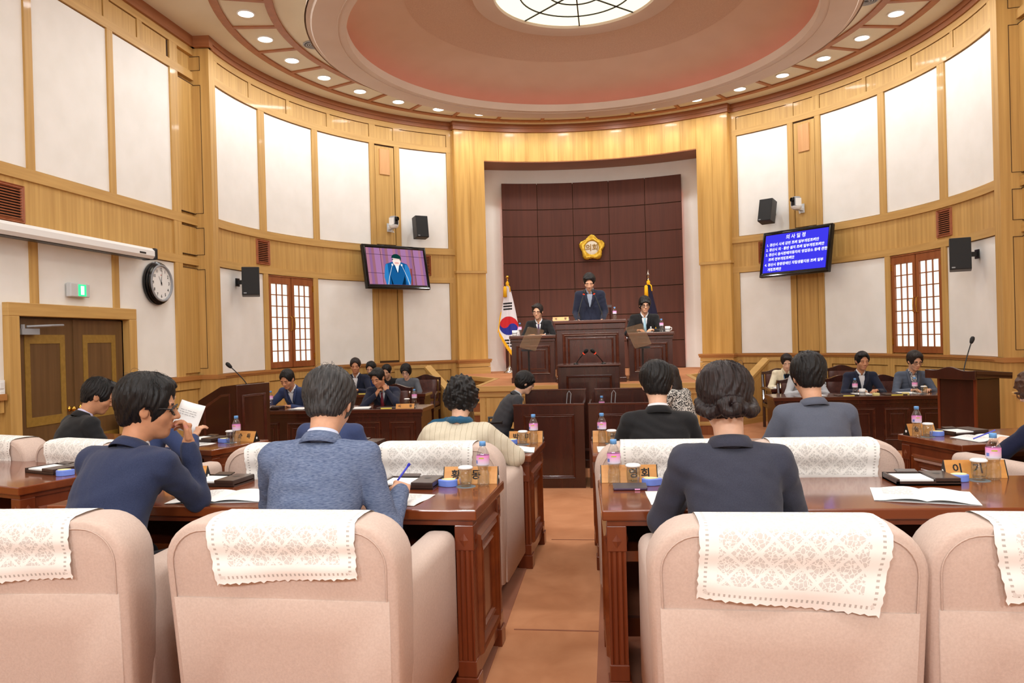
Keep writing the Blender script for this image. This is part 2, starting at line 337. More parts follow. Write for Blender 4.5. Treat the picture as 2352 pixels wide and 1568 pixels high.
# side walls (straight part)
YE = YC+R*math.cos(math.radians(95.2))-.0
for s, side in ((-1, 'left'), (1, 'right')):
    X0 = s*5.37
    def B(mb, y0, y1, z0, z1, pr=0.02, th=.04):
        a, b = X0-s*pr, X0+s*th; return mb.bb(min(a, b), max(a, b), y0, y1, z0, z1)
    wb = MB()
    if s < 0:
        B(wb, -3, 6.67, 0, ZT, -.03, .12); B(wb, 8.36, YE+.3, 0, ZT, -.03, .12); B(wb, 6.67, 8.36, 1.9, ZT, -.03, .12)
    else: B(wb, -3, YE+.3, 0, ZT, -.03, .12)
    w = struct('wall_'+side, wb, oak_v, '%s side wall with white fields and oak trim' % side)
    def Q(n, m, y0, y1, z0, z1, pr=.02): return obj(n, B(MB(), y0, y1, z0, z1, pr), m, w)
    ys = [9.42-1.27*i for i in range(0, 9)]
    def wains(y0, y1):
        Q('wainscot', oak_v, y0, y1, 0, .12, .03); Q('wainscot', oak_v, y0, y1, .98, 1.1, .015)
        n = max(1, round((y1-y0)/1.2)); d = (y1-y0)/n
        for i in range(n):
            Q('wainscot_panel', oak_v, y0+i*d+.1, y0+(i+1)*d-.1, .14, .96, .0); Q('wainscot_stile', oak_v, y0+i*d, y0+i*d+.085, .12, .98, .015)
        Q('cap_moulding', cap_m, y0, y1, 1.1, 1.16, .05)
    if s < 0: wains(-3, 6.5); wains(8.53, YE)
    else: wains(-3, YE)
    for z0, z1 in ((ZL['low1'], ZL['fr0']), (ZL['fr1'], ZL['up0']), (ZL['up1'], ZL['tf0']), (ZL['tf1'], ZL['cor'])): Q('rail', oak_h, -3, YE, z0, z1, .022)
    Q('frieze', oak_v, -3, 9.45, ZL['fr0'], ZL['fr1'], 0)
    Q('corner_panel', oak_v, 9.62, YE-.02, 1.2, 2.64, .002); Q('corner_panel', oak_v, 9.62, YE-.02, 2.84, 3.22, .002); Q('corner_panel', oak_v, 9.62, YE-.02, 3.42, 5.22, .002)
    Q('corner_stile', oak_v, 9.42, 9.6, 1.16, ZL['cor'], .02)
    gm = MB()
    for z in (2.645, 2.835, 3.225, 3.415, 5.225): B(gm, 9.62, YE, z-.004, z+.004, .006)
    obj('groove', gm, groove_m, w)
    Q('frieze_groove', groove_m, -3, 9.42, ZL['tf0'], ZL['tf1'], -.004)
    for i, y in enumerate(ys[:-1]):
        y1, y0 = y, ys[i+1]+.1
        Q('white_panel', white_m, y0, y1, ZL['up0']+.01, ZL['up1']-.01, -.004); Q('stile', oak_v, y0-.1, y0, ZL['up0'], ZL['up1'], .02)
        lo = 1.165
        if s < 0 and i == 0: Q('white_panel', white_m, 8.5, y1, lo, ZL['low1']-.01, -.004); Q('white_panel', white_m, y0, 8.5, 1.98, ZL['low1']-.01, -.004); Q('stile', oak_v, y0-.1, y0, 1.98, ZL['low1'], .02)
        elif s < 0 and i == 1: Q('white_panel', white_m, y0, y1, 1.98, ZL['low1']-.01, -.004); Q('stile', oak_v, y0-.1, y0, 1.98, ZL['low1'], .02)
        else:
            Q('white_panel', white_m, y0, min(y1, 6.55) if s < 0 and i == 2 else y1, lo, ZL['low1']-.01, -.004)
            if s < 0 and i == 2: Q('white_panel', white_m, 6.55, y1, 1.98, ZL['low1']-.01, -.004)
            Q('stile', oak_v, y0-.1, y0, lo, ZL['low1'], .02)
        Q('frieze_stile', oak_v, y0-.15, y0-.05, ZL['tf0'], ZL['tf1'], .02); Q('frieze_stile', oak_v, y0+.48, y0+.58, ZL['tf0'], ZL['tf1'], .02)
        Q('frieze_panel', oak_v, y0-.04, y0+.47, ZL['tf0']-.01, ZL['tf1']-.012, .008); Q('frieze_panel', oak_v, y0+.59, y0+1.11, ZL['tf0']-.01, ZL['tf1']-.012, .008)
    Q('cornice', cornice_m, -3, YE+.02, 5.73, ZT, .06)
rw = struct('wall_rear', MB().bb(-5.6, 5.6, -3.12, -3, 0, ZT), white_m, 'rear wall of the chamber')
# ceiling: plate with a round opening
cm = MB(); n = 96; rin = 3.5; ring0 = []; ring1 = []
for i in range(n):
    a = 2*PI*i/n; q, c = math.sin(a), math.cos(a)
    t = min((5.6/abs(q)) if abs(q) > 1e-6 else 99, ((16.6-YC)/c if c > 1e-6 else ((YC+3)/-c if c < -1e-6 else 99)))
    ring0.append((rin*q, YC+rin*c, ZT)); ring1.append((t*q, YC+t*c, ZT))
cm.add(ring0+ring1, [(i, (i+1) % n, (i+1) % n+n, i+n) for i in range(n)])
for c0 in ((-5.6, -3), (5.6, -3), (5.6, 16.6), (-5.6, 16.6)):
    k = sorted(range(n), key=lambda i: (ring1[i][0]-c0[0])**2+(ring1[i][1]-c0[1])**2)[:2]
    cm.add([ring1[k[0]], ring1[k[1]], (*c0, ZT)], [(0, 1, 2)])
ceil = struct('ceiling', cm, ceil_m, 'pale ceiling with a round coffer', fix=False)
obj('outer_band', MB().arc(4.67, 4.775, -180, 180, ZT-.022, ZT+.01, 140), band_m, ceil)
obj('inner_band', MB().arc(4.0, 4.105, -180, 180, ZT-.022, ZT+.01, 130), band_m, ceil)
bar = MB().bb(-.032, .032, 4.1, 4.68, ZT-.02, ZT+.01); bme = mesh_of(bar, 'cross_bar', band_m)
for j in range(-16, 17):
    obj('cross_bar', bme, None, ceil, M=T3(0, YC, 0, -math.radians(11*j)))
# coffer drum and dome
def rev(name, prof, mat, n=120): return obj(name, MB().lathe(prof, n, T3(0, YC, 0), cap=False), mat, ceil, smooth=False, auto=True)
rev('drum', [(3.55, ZT+.02), (3.55, 5.60), (3.53, 5.58), (3.22, 5.58), (3.22, 5.572), (3.205, 5.572), (3.205, 5.58), (3.1, 5.58), (3.1, 5.70), (3.14, 5.70), (3.14, 5.62), (3.6, 5.62)], drum_m)
rev('dome_lower', [(3.62, 5.62), (3.6, 5.72), (3.45, 5.84), (3.2, 5.94), (2.8, 6.08), (2.35, 6.19)], dome_m)
rev('dome_upper', [(2.35, 6.185), (2.0, 6.25), (1.7, 6.29), (1.42, 6.31)], dome_g)
rev('lantern_ring', [(1.44, 6.33), (1.43, 6.25), (1.38, 6.235), (1.2, 6.235), (1.14, 6.25), (1.12, 6.3)], drum_m)
obj('red_cove_tube', MB().arc(3.3, 3.33, -180, 180, 5.635, 5.655, 120), red_e, ceil)
sk = thing('skylight', 'round leaded glass ceiling light at the top of the dome', 'skylight', (0, YC, 6.285))
obj('diffuser', MB().lathe([(0, 0), (1.13, 0), (1.13, .02), (0, .02)], 64, cap=False), sky_e, sk)
for i in range(12):
    for r0, r1 in ((0, .7), (.7, 1.12)):
        pass
ld = MB()
for i in range(8):
    ld = MB().bb(-.009, .009, .02, 1.12, -.014, .002); obj('lead_bar', ld, dkgrey, sk, M=T3(0, 0, 0, i*PI/4))
for r in (.38, .78): obj('lead_ring', MB().lathe([(r-.008, .002), (r-.008, -.014), (r+.008, -.014), (r+.008, .002)], 64, cap=False), dkgrey, sk)
light('skylight_lamp', 'AREA', (0, 0, -.03), SKY_W, sk, 2.1, (1, .94, .8))
# ring of downlights
dl_trim = mesh_of(MB().lathe([(.115, 0), (.118, -.012), (.098, -.014), (.095, 0)], 28, cap=False), 'trim', whitep)
dl_lens = mesh_of(MB().lathe([(0, -.006), (.097, -.006), (.097, 0)], 28, cap=False), 'lens', lamp_e)
def clock_dir(a):
    a = abs(a)
    return int(round(a))
nL = 0
for j in range(-16, 16):
    a = 11*j+5.53
    side = 'right' if a > 0 else 'left'
    lab = 'round recessed ceiling downlight, %s from the niche on the %s half of the ring' % (ORD[int(abs(a)/11)], side)
    t = thing('ceiling_light', lab, 'ceiling light', pol(4.39, a, ZT), 0, 'ring of recessed downlights')
    obj('trim', dl_trim, None, t); obj('lens', dl_lens, None, t)
    light('lamp', 'AREA', (0, 0, -.02), RING_W, t, .17)
# wall washers above the niche frame
for k in range(13):
    a = -29+k*58/12
    t = thing('wall_washer', 'tiny recessed washer above the niche frame, %s from the left' % ORD[k], 'ceiling light', pol(RF-.22, a, ZT), 0, 'niche wall washers')
    obj('trim', MB().lathe([(.03, 0), (.032, -.006), (.0, -.004)], 16, cap=False), whitep, t)
    d = (pol(RF, a, 5.0)-pol(RF-.22, a, ZT-.02)); rot = d.to_track_quat('-Z', 'Y').to_euler()
    light('lamp', 'SPOT', (0, 0, -.02), WASH_W, t, .02, (1, .9, .72), rot, math.radians(46), .6)
# added fill lights on the unseen rear ceiling, standing in for bounced flash
for i, (x, y) in enumerate([(-3.2, 3.4), (0, 3.4), (3.2, 3.4), (-3.2, .6), (0, .6), (3.2, .6)]):
    t = thing('fill_panel_light', 'added square fill light on the unseen rear ceiling, %s' % ('front left', 'front centre', 'front right', 'back left', 'back centre', 'back right')[i], 'ceiling light', (x, y, ZT), 0, 'added rear fill lights')
    obj('frame', MB().frame(-.45, .45, -.45, .45, .05, .02, M=Euler((-PI/2, 0, 0)).to_matrix().to_4x4()), whitep, t)
    obj('diffuser', MB().bb(-.41, .41, -.41, .41, -.004, .004), emitter('fill_panel_glow' if i == 0 else 'fill_panel_glow.%03d' % i, (255, 250, 240), 3), t)
    light('lamp', 'AREA', (0, 0, -.03), REAR_FILL_W, t, .8, (.95, .98, 1), sy=.8)
# frontal fill: floods added on the unseen rear wall
for i, x in enumerate((-2.6, 0, 2.6)):
    t = thing('fill_flood', 'added square fill lamp high on the unseen rear wall, %s' % ('left', 'middle', 'right')[i], 'fill_flood', (x, -2.6, 4.1), 0, 'added rear wall fill lamps')
    d = (Vector((x*.2, 9, 1.2))-Vector((x, -2.6, 4.1))); q_ = d.to_track_quat('-Z', 'Y'); M = q_.to_matrix().to_4x4()
    obj('housing', MB().bb(-.42, .42, -.32, .32, .0, .12), black_m, t, M=M, bevel=.01); obj('diffuser', MB().bb(-.39, .39, -.29, .29, -.01, .0), emitter('fill_flood_glow.%d' % i, (250, 252, 255), 4), t, M=M); obj('bracket', MB().tube([(0, -.38, 0), (0, -.1, 0)], .03, 8), black_m, t)
    light('lamp', 'AREA', tuple(d.normalized()*.03), FLOOD_FILL_W, t, .78, (.96, .98, 1), q_.to_euler(), sy=.58)
# spots added out of view to brighten faces on the dais
for i, a in enumerate((-160, 160, 180)):
    p = pol(3.9, a, ZT); t = thing('dais_fill_spot', 'added black ceiling spot brightening the dais, %s' % ('left', 'right', 'middle')[i], 'spotlight', p, 0, 'added dais fill spots')
    d = Vector((p.x*.3, 12.6, 1.9))-p+Vector((0, 0, .38)); q_ = d.to_track_quat('-Z', 'Y')
    obj('can', MB().lathe([(.0, .16), (.06, .16), (.07, .14), (.08, 0), (.07, 0), (.06, .02)], 18), black_m, t, M=Matrix.Translation((0, 0, -.36)) @ q_.to_matrix().to_4x4(), smooth=True); obj('stem', MB().tube([(0, 0, 0), (0, 0, -.3)], .012, 8), black_m, t)
    light('lamp', 'SPOT', (0, 0, -.38), SPOT_FILL_W, t, .06, (1, .95, .88), q_.to_euler(), math.radians(34), .7)
# air diffusers
for s, side in ((-1, 'left'), (1, 'right')):
    t = thing('air_diffuser', 'round ringed air outlet in the %s of the ceiling' % side, 'air vent', pol(3.8, s*89, ZT))
    obj('ring', MB().lathe([(.15, 0), (.155, -.01), (.135, -.012), (.13, 0)], 28, cap=False), grey_m, t)
    for r in (.11, .08, .05): obj('ring', MB().lathe([(r, 0), (r+.004, -.016), (r-.012, -.018), (r-.016, 0)], 24, cap=False), grey_m, t)
    obj('throat', MB().lathe([(0, -.002), (.13, -.002)], 24, cap=False), dkgrey, t)
# ------------------------------------------------------------------ dais
pl = [(-1.6, 10.84), (1.6, 10.84), (1.62, 13.0), (2.4, 14.2), (2.75, 15.0), (2.3, 16.4), (-2.3, 16.4), (-2.75, 15.0), (-2.4, 14.2), (-1.62, 13.0)]
da = struct('floor_dais', MB().prism([(x*.995, y) for x, y in pl], PLAT-.06, PLAT), carpet_m, 'raised carpeted dais for the presiding officers')
core = MB().prism([(-1.56, 10.88), (1.56, 10.88), (1.58, 13.0), (-1.58, 13.0)], 0, PLAT-.05); core.prism([(-1.58, 13.0), (1.58, 13.0), (2.36, 14.22), (2.7, 15), (2.3, 16.4), (-2.3, 16.4), (-2.7, 15), (-2.36, 14.22)], 0, PLAT-.05)
obj('dais_body', core, oak_v, da)
nos = MB()
edge = [pl[8], pl[9], pl[0], pl[1], pl[2], pl[3]]
for (x0, y0), (x1, y1) in zip(edge[:-1], edge[1:]):
    L_ = math.hypot(x1-x0, y1-y0); nos.box((0, 0, 0), (L_+.04, .08, .075), T3((x0+x1)/2, (y0+y1)/2, PLAT-.034, math.atan2(y1-y0, x1-x0)))
obj('nosing', nos, oak_h, da)
for x0, x1 in ((-1.56, -.8), (-.78, .0), (.02, .8), (.82, 1.56)):
    obj('dais_panel', MB().bb(x0+.1, x1-.1, 10.862, 10.9, .16, .7), oak_v, da)
    obj('dais_frame', MB().frame(x0+.08, x1-.08, .14, .72, .02, .008, 10.875), oak_h, da)
obj('dais_rail', MB().bb(-1.57, 1.57, 10.85, 10.9, .72, .8).bb(-1.57, 1.57, 10.85, 10.9, 0, .13), oak_h, da)
# stairs and stair walls either side
for s, side in ((-1, 'left'), (1, 'right')):
    st = thing('stair_flight', 'wooden steps with red risers up to the dais on the %s' % side, 'stairs', (s*2.1, 12.2, 0))
    for i in range(4):
        z = PLAT*(i+1)/5; y0 = 11.9+.28*i; xa = max(1.98, 2.95-.93*(13.8-y0)); xs = sorted((s*1.64, s*xa))
        obj('tread', MB().bb(xs[0], xs[1], y0, y0+.3, z-.03, z, M=T3(-s*2.1, -12.2)), oak_h, st)
        obj('riser', MB().bb(xs[0], xs[1], y0+.02, y0+.3, 0, z-.03, M=T3(-s*2.1, -12.2)), redwood, st)
    sw = thing('stair_wall', 'oak panelled stair wall with a sloping cap on the %s' % side, 'stair wall', (s*3.05, 13.8, 0))
    A = Vector((0, 0, 0)); Bv = Vector((-s*.98, -1.05, 0)); Cv = Vector((s*.62, .05, 0))
    def sheet(p, q, zp, zq, th=.09, z0=0.0):
        d = (q-p).normalized(); nn = Vector((-d.y, d.x, 0))*th/2; m = MB()
        m.add([p-nn+Vector((0, 0, z0)), q-nn+Vector((0, 0, z0)), q-nn+Vector((0, 0, zq)), p-nn+Vector((0, 0, zp)), p+nn+Vector((0, 0, z0)), q+nn+Vector((0, 0, z0)), q+nn+Vector((0, 0, zq)), p+nn+Vector((0, 0, zp))],
              [(0, 1, 2, 3), (7, 6, 5, 4), (0, 4, 5, 1), (1, 5, 6, 2), (2, 6, 7, 3), (3, 7, 4, 0)]); return m
    obj('sloped_side', sheet(A, Bv, 1.05, .28), oak_v, sw); obj('flat_side', sheet(A, Cv, 1.05, 1.05), oak_v, sw)
    capm = MB(); 
    for p, q, zp, zq in ((A, Bv, 1.05, .28), (A, Cv, 1.05, 1.05)):
        d = (q-p).normalized(); nn = Vector((-d.y, d.x, 0))*.075
        capm.add([p-nn+Vector((0, 0, zp)), q-nn+Vector((0, 0, zq)), q+nn+Vector((0, 0, zq)), p+nn+Vector((0, 0, zp)), p-nn+Vector((0, 0, zp+.05)), q-nn+Vector((0, 0, zq+.05)), q+nn+Vector((0, 0, zq+.05)), p+nn+Vector((0, 0, zp+.05))],
                 [(0, 1, 2, 3), (7, 6, 5, 4), (0, 4, 5, 1), (1, 5, 6, 2), (2, 6, 7, 3), (3, 7, 4, 0)])
    obj('cap', capm, oak_h, sw)
    d = (Bv-A).normalized(); nn = Vector((-d.y, d.x, 0)); nn = nn if nn.y < 0 else -nn
    off = Vector((s*.0, 0, 0))
    for sgn in (1, -1):
        m = sheet(A+d*.16+nn*sgn*.045, A+d*1.36+nn*sgn*.045, .86, .16, .012, .12); obj('inset_panel', m, oak_v, sw)
    obj('base_board', sheet(A, Bv, .1, .1, .115), oak_h, sw)
# low oak partitions in the corners of the floor
for s, (px, py), side in ((-1, (-4.75, 8.1), 'left'), (1, (4.05, 7.55), 'right')):
    t = thing('oak_partition', 'low oak cabinet with a moulded top against the %s wall' % side, 'cabinet', (px, py, 0))
    h = .74 if s < 0 else .9; x0, x1 = (-.55, .0) if s < 0 else (0, 1.2); y0, y1 = (0, 1.3) if s < 0 else (-1.5, 0)
    obj('body', MB().bb(x0, x1, y0, y1, 0, h), oak_v, t); obj('top', MB().bb(x0-.03, x1+.03, y0-.03, y1+.03, h, h+.04), oak_h, t, bevel=.01)
    obj('panel_frame', MB().frame(x0+.1, x1-.1, .1, h-.12, .02, .01, y0), oak_h, t)
# ------------------------------------------------------------------ door in the left wall
dr = struct('door_1', MB().bb(-5.47, -5.43, 6.67, 8.36, 0, 1.9), door_m, 'double walnut door with golden inlay in an oak frame')
for y0, y1 in ((6.53, 6.67), (8.36, 8.50)): obj('frame_post', MB().bb(-5.5, -5.31, y0, y1, 0, 1.9), oak_v, dr, bevel=.006)
obj('frame_head', MB().bb(-5.5, -5.31, 6.53, 8.50, 1.9, 2.03), oak_h, dr, bevel=.006)
for y0, y1, hy in ((6.69, 7.51, 7.43), (7.53, 8.34, 7.6)):
    lf = obj('door_leaf', MB().bb(-5.44, -5.40, y0, y1, .01, 1.88), door_m, dr)
    for z0, z1 in ((.12, .62), (.8, 1.72)):
        fm = MB()
        for a in (0, 1):
            fm.bb(-5.4, -5.394, (y0+.13) if a == 0 else (y1-.2), (y0+.2) if a == 0 else (y1-.13), z0, z1); fm.bb(-5.4, -5.394, y0+.2, y1-.2, z0 if a == 0 else z1-.09, z0+.09 if a == 0 else z1)
        obj('inlay_band', fm, door_y, lf)
    obj('knob', MB().lathe([(0, .07), (.024, .062), (.028, .045), (.018, .03), (.012, .012), (.03, .008), (.03, 0)], 14, T3(-5.4, hy, .93, 0, 0, PI/2)), brass, lf, smooth=True)
obj('astragal', MB().bb(-5.41, -5.385, 7.5, 7.54, .01, 1.88), door_m, dr)
dc = MB().bb(-5.4, -5.33, 6.72, 6.95, 1.72, 1.78); dc.tube([(-5.35, 6.8, 1.8), (-5.25, 7.0, 1.81), (-5.33, 7.28, 1.82)], .012, 6); dc.tube([(-5.35, 6.75, 1.78), (-5.35, 6.75, 1.82)], .02, 8)
obj('door_closer', dc, grey_m, dr)
# ------------------------------------------------------------------ backlit lattice windows
for k, (s, side) in enumerate(((-1, 'left'), (1, 'right'))):
    a = 72.15; root = struct('window_%d' % (k+1), MB().bb(-.56, .56, .02, .05, 1.17, 2.68), redwood, 'backlit paper lattice window in the %s curved wall' % side)
    root.location = pol(R-.0, s*a); root.rotation_euler = (0, 0, -math.radians(s*a)); M0 = root.matrix_local
    for x0, x1 in ((-.56, -.54), (.54, .56)): obj('jamb', MB().bb(x0, x1, -.035, .03, 1.17, 2.68), redwood, root)
    obj('head', MB().bb(-.56, .56, -.035, .03, 2.66, 2.68), redwood, root)
    for q, xm in ((-1, -.27), (1, .27)):
        lf = obj('leaf', MB().bb(xm-.262, xm-.2, -.03, .01, 1.18, 2.655).bb(xm+.2, xm+.262, -.03, .01, 1.18, 2.655).bb(xm-.2, xm+.2, -.03, .01, 1.18, 1.27).bb(xm-.2, xm+.2, -.03, .01, 2.55, 2.655), redwood, root)
        for i in range(3):
            for j in range(7):
                px = xm-.2+.4*i/3; pz = 1.27+1.28*j/7
                obj('pane', MB().bb(px+.008, px+.4/3-.008, -.006, 0, pz+.008, pz+1.28/7-.008), pane_e, lf)
        for i in (1, 2): obj('muntin', MB().bb(xm-.2+.4*i/3-.007, xm-.2+.4*i/3+.007, -.024, .004, 1.27, 2.55), redwood, lf)
        for j in range(1, 7): obj('muntin', MB().bb(xm-.2, xm+.2, -.022, .004, 1.27+1.28*j/7-.007, 1.27+1.28*j/7+.007), redwood, lf)
        hx = xm-q*.235
        obj('pull', MB().tube([(hx, -.03, 1.78), (hx, -.06, 1.8), (hx, -.065, 1.9), (hx, -.06, 2.0), (hx, -.03, 2.02)], .008, 8), brass, lf)
        for z in (1.35, 2.5): obj('hinge', MB().bb(q*.535-.012, q*.535+.012, -.04, -.028, z-.05, z+.05), brass, lf)
# ================================================================== things on the walls
def on_wall(name, label, cat, a, z, dr=0.0, group=None):
    """Empty on the curved wall: local -Y faces the room"""
    return thing(name, label, cat, pol(R-.02-dr, a, z), -math.radians(a), group)
screen_blue = emitter('screen_blue', (66, 60, 240), 1.0)
screen_white = emitter('screen_white', (250, 250, 255), 1.15)
def tv(a, label):
    t = on_wall('television', label, 'television', a, 2.94, .0)
    obj('wall_bracket', MB().bb(-.2, .2, -.28, 0, -.12, .12), black_m, t)
    M = T3(0, -.33, 0, 0, math.radians(-11))
    b = obj('casing', MB().bb(-.685, .685, -.0, .07, -.415, .415).bb(-.4, .4, .06, .12, -.25, .25), black_m, t, M=M, bevel=.012)
    obj('bezel', MB().frame(-.685, .685, -.415, .415, .07, .014, -.001), plain('gloss_black', (10, 10, 12), .12) if 'gloss_black' not in MATS else MATS['gloss_black'], t, M=M)
    obj('badge', MB().bb(-.05, .05, -.004, 0, -.383, -.372), grey_m, t, M=M)
    return t, M
t, M = tv(47.5, 'television showing white Korean agenda lines on blue, right wall')
obj('screen', MB().bb(-.62, .62, -.006, -.002, -.34, .35), screen_blue, t, M=M)
rows = [('의 사 일 정', 0, .275, .088, 'CENTER'), ('1. 경산시 시세 감면 조례 일부개정조례안', -.585, .165, .062, 'LEFT'), ('2. 경산시 리 · 통반 설치 조례 일부개정조례안', -.585, .075, .062, 'LEFT'),
        ('3. 경산시 음식판매자동차의 영업장소 등에 관한', -.585, -.015, .062, 'LEFT'), ('조례 전부개정조례안', -.52, -.105, .062, 'LEFT'), ('4. 경산시 중증장애인 자립생활지원 조례 일부', -.585, -.2, .062, 'LEFT'), ('개정조례안', -.52, -.29, .062, 'LEFT')]
for s_, x, z, sz, al in rows:
    text_mesh('agenda_line', s_, sz, screen_white, t, M @ T3(x, -.0075, z, 0, PI/2), .0003, .0016, al)
t, M = tv(-47.5, 'television showing a live picture of the bowing speaker, left wall')
def flat(name, poly, col, lay, s=1.0):
    key = 'screen_'+name
    m = MATS.get(key) or emitter(key, col, s)
    y = -.006-.0006*lay
    mb = MB().add([(x, y, z) for x, z in poly], [tuple(range(len(poly)))])
    return obj(name, mb, m, t, M=M, fix=False)
def ell2(cx, cz, rx, rz, n=28, a0=0, a1=360): return [(cx+rx*math.cos(math.radians(a0+(a1-a0)*i/n)), cz+rz*math.sin(math.radians(a0+(a1-a0)*i/n))) for i in range(n)]
obj('screen', MB().bb(-.62, .62, -.006, -.002, -.34, .35), emitter('screen_backdrop', (160, 110, 150), .95), t, M=M)
for i in range(22):
    x0 = -.62+i*1.24/22; c = random.choice([(172, 122, 168), (150, 104, 150), (178, 120, 140), (160, 106, 120), (186, 138, 180)])
    flat('picture_stripe%d' % (i % 5), [(x0, -.34), (x0+.056, -.34), (x0+.056, .35), (x0, .35)], c, 1)
for x in (-.33, .37): flat('picture_joint', [(x, -.34), (x+.008, -.34), (x+.012, .35), (x+.004, .35)], (70, 45, 70), 2)
for z in (.225, -.13): flat('picture_joint', [(-.62, z), (.62, z-.02), (.62, z-.012), (-.62, z+.008)], (70, 45, 70), 2)
flat('picture_chair', [(.26, -.34), (.30, -.34), (.32, -.02), (.28, -.02)], (140, 70, 70), 3)
flat('picture_suit', [(-.27, -.34), (-.3, -.2), (-.26, .0), (-.24, .05), (-.1, .095), (.1, .095), (.22, .06), (.26, -.02), (.28, -.2), (.25, -.34)], (24, 92, 150), 4)
flat('picture_suit_light', [(-.3, -.2), (-.26, .0), (-.23, .05), (-.2, .05), (-.2, -.2), (-.24, -.34), (-.27, -.34)], (48, 130, 196), 5)
flat('picture_suit_light', [(.28, -.2), (.25, .0), (.21, .05), (.17, .05), (.15, -.2), (.2, -.34), (.25, -.34)], (48, 130, 196), 5)
flat('picture_suit_dark', [(-.16, -.34), (-.17, -.15), (-.12, -.34)], (8, 40, 66), 5); flat('picture_suit_dark', [(.14, -.34), (.16, -.12), (.06, -.34)], (8, 40, 66), 5)
flat('picture_shirt', [(-.06, .08), (.06, .08), (.03, -.05), (.0, -.11), (-.03, -.05)], (225, 240, 255), 5, 1.1)
flat('picture_lapel', [(-.08, .09), (-.055, .07), (0, -.12), (-.03, -.1)], (16, 62, 108), 6); flat('picture_lapel', [(.08, .09), (.055, .07), (0, -.12), (.03, -.1)], (16, 62, 108), 6)
flat('picture_face', ell2(0, .115, .085, .1), (255, 226, 214), 7, 1.1)
flat('picture_blush', ell2(0, .075, .05, .02), (240, 180, 170), 8)
flat('picture_hair', ell2(0, .165, .105, .085, 16, -8, 188), (16, 60, 56), 8); flat('picture_hair', [(-.1, .15), (.1, .15), (.095, .12), (.06, .145), (-.06, .145), (-.095, .125)], (16, 60, 56), 8)
for q in (-1, 1):
    flat('picture_mic', [(q*.1, .03), (q*.108, .03), (q*.2, -.2), (q*.235, -.34), (q*.222, -.34), (q*.19, -.2)], (228, 236, 240), 9); flat('picture_mic', ell2(q*.1, .04, .02, .022), (228, 236, 240), 9)
# loudspeakers
spk_side = plain('speaker_side', (58, 58, 60), .5); spk_mesh = noisy('speaker_grille', (14, 14, 15), (22, 22, 23), (1, 1, 1), 300, 1, .7, 0, .3)
def speaker(a, z, label, rz, tilt, yaw=0):
    t = on_wall('loudspeaker', label, 'speaker', a, z)
    obj('bracket', MB().bb(-.03, .03, -.14, 0, -.03, .03).bb(-.05, .05, -.015, 0, -.06, .06), black_m, t)
    M = T3(0, -.22, 0, rz, tilt)
    obj('cabinet', MB().bb(-.125, .125, -.09, .1, -.21, .21), spk_side, t, M=M, bevel=.008); obj('grille', MB().bb(-.12, .12, -.1, -.088, -.205, .205), spk_mesh, t, M=M, bevel=.004)
    obj('badge', MB().bb(-.1, -.06, -.103, -.099, -.19, -.175), grey_m, t, M=M)
speaker(-87.5, 2.5, 'black loudspeaker on the left wall between the tall pilaster and the lattice window', math.radians(-62), math.radians(-6))
speaker(-40.6, 3.73, 'black loudspeaker above the television with the live picture', math.radians(-4), math.radians(-8))
speaker(40.6, 3.73, 'black loudspeaker above the television with the agenda', math.radians(4), math.radians(-15))
speaker(87.8, 2.5, 'black loudspeaker on the right wall beyond the lattice window', math.radians(66), math.radians(-6))
# pan-tilt cameras
for s, side in ((-1, 'left'), (1, 'right')):
    t = on_wall('wall_camera', 'grey and white pan-tilt camera on the %s pilaster' % side, 'camera', s*46.9, 3.74)
    obj('wall_plate', MB().bb(-.05, .05, -.015, 0, -.1, .06), ltgrey, t); obj('arm', MB().bb(-.035, .035, -.16, -.01, -.06, -.02).tube([(.0, -.1, -.06), (.03, -.12, -.12), (.0, -.05, -.1)], .01, 6), ltgrey, t)
    obj('base', MB().lathe([(.0, -.05), (.06, -.05), (.085, -.02), (.09, .0), (.07, .01), (0, .01)], 20, T3(0, -.17, 0)), whitep, t, auto=True)
    Mh = T3(0, -.17, .09, -s*.35)
    hd = obj('head', MB().bb(-.065, .065, -.07, .06, -.08, .085), grey_m, t, M=Mh, bevel=.03, seg=3)
    obj('lens', MB().lathe([(0, .0), (.032, 0), (.036, .02), (.036, -.03), (.0, -.03)], 18, T3(0, -.085, .03, 0, PI/2)), black_m, hd); obj('face_plate', MB().bb(-.045, .045, -.074, -.068, -.07, .07), dkgrey, hd)
    obj('cheek', MB().bb(-.075, -.062, -.06, .05, -.08, .05), whitep, hd); obj('cheek', MB().bb(.062, .075, -.06, .05, -.08, .05), whitep, hd)
# air grilles
def grille(label, M, w=.36, h=.42):
    t = thing('air_grille', label, 'air vent'); t.matrix_world = M
    obj('frame', MB().frame(-w/2, w/2, -h/2, h/2, .045, .025), ventwood, t); obj('cavity', MB().bb(-w/2+.03, w/2-.03, -.002, .003, -h/2+.03, h/2-.03), matte_black, t)
    n = 11; sl = mesh_of(MB().bb(-w/2+.04, w/2-.04, -.018, 0, -.004, .004, T3(0, 0, 0, 0, math.radians(35))), 'slat', ventwood)
    for i in range(n): obj('slat', sl, None, t, M=T3(0, -.004, -h/2+.055+(h-.11)*i/(n-1)))
for a, nm in ((-79.3, 'slatted wooden air grille above the left lattice window'), (79, 'slatted wooden air grille above the right lattice window'), (-38.9, 'slatted air grille half hidden behind the television with the live picture'), (38.9, 'slatted air grille half hidden behind the television with the agenda')):
    p = pol(R-.0, a, 3.03); grille(nm, T3(p.x, p.y, p.z, -math.radians(a)), .34, .4)
grille('wide slatted wooden air grille on the left wall over the door', T3(-5.37, 6.55, 3.0, PI/2), .56, .38)
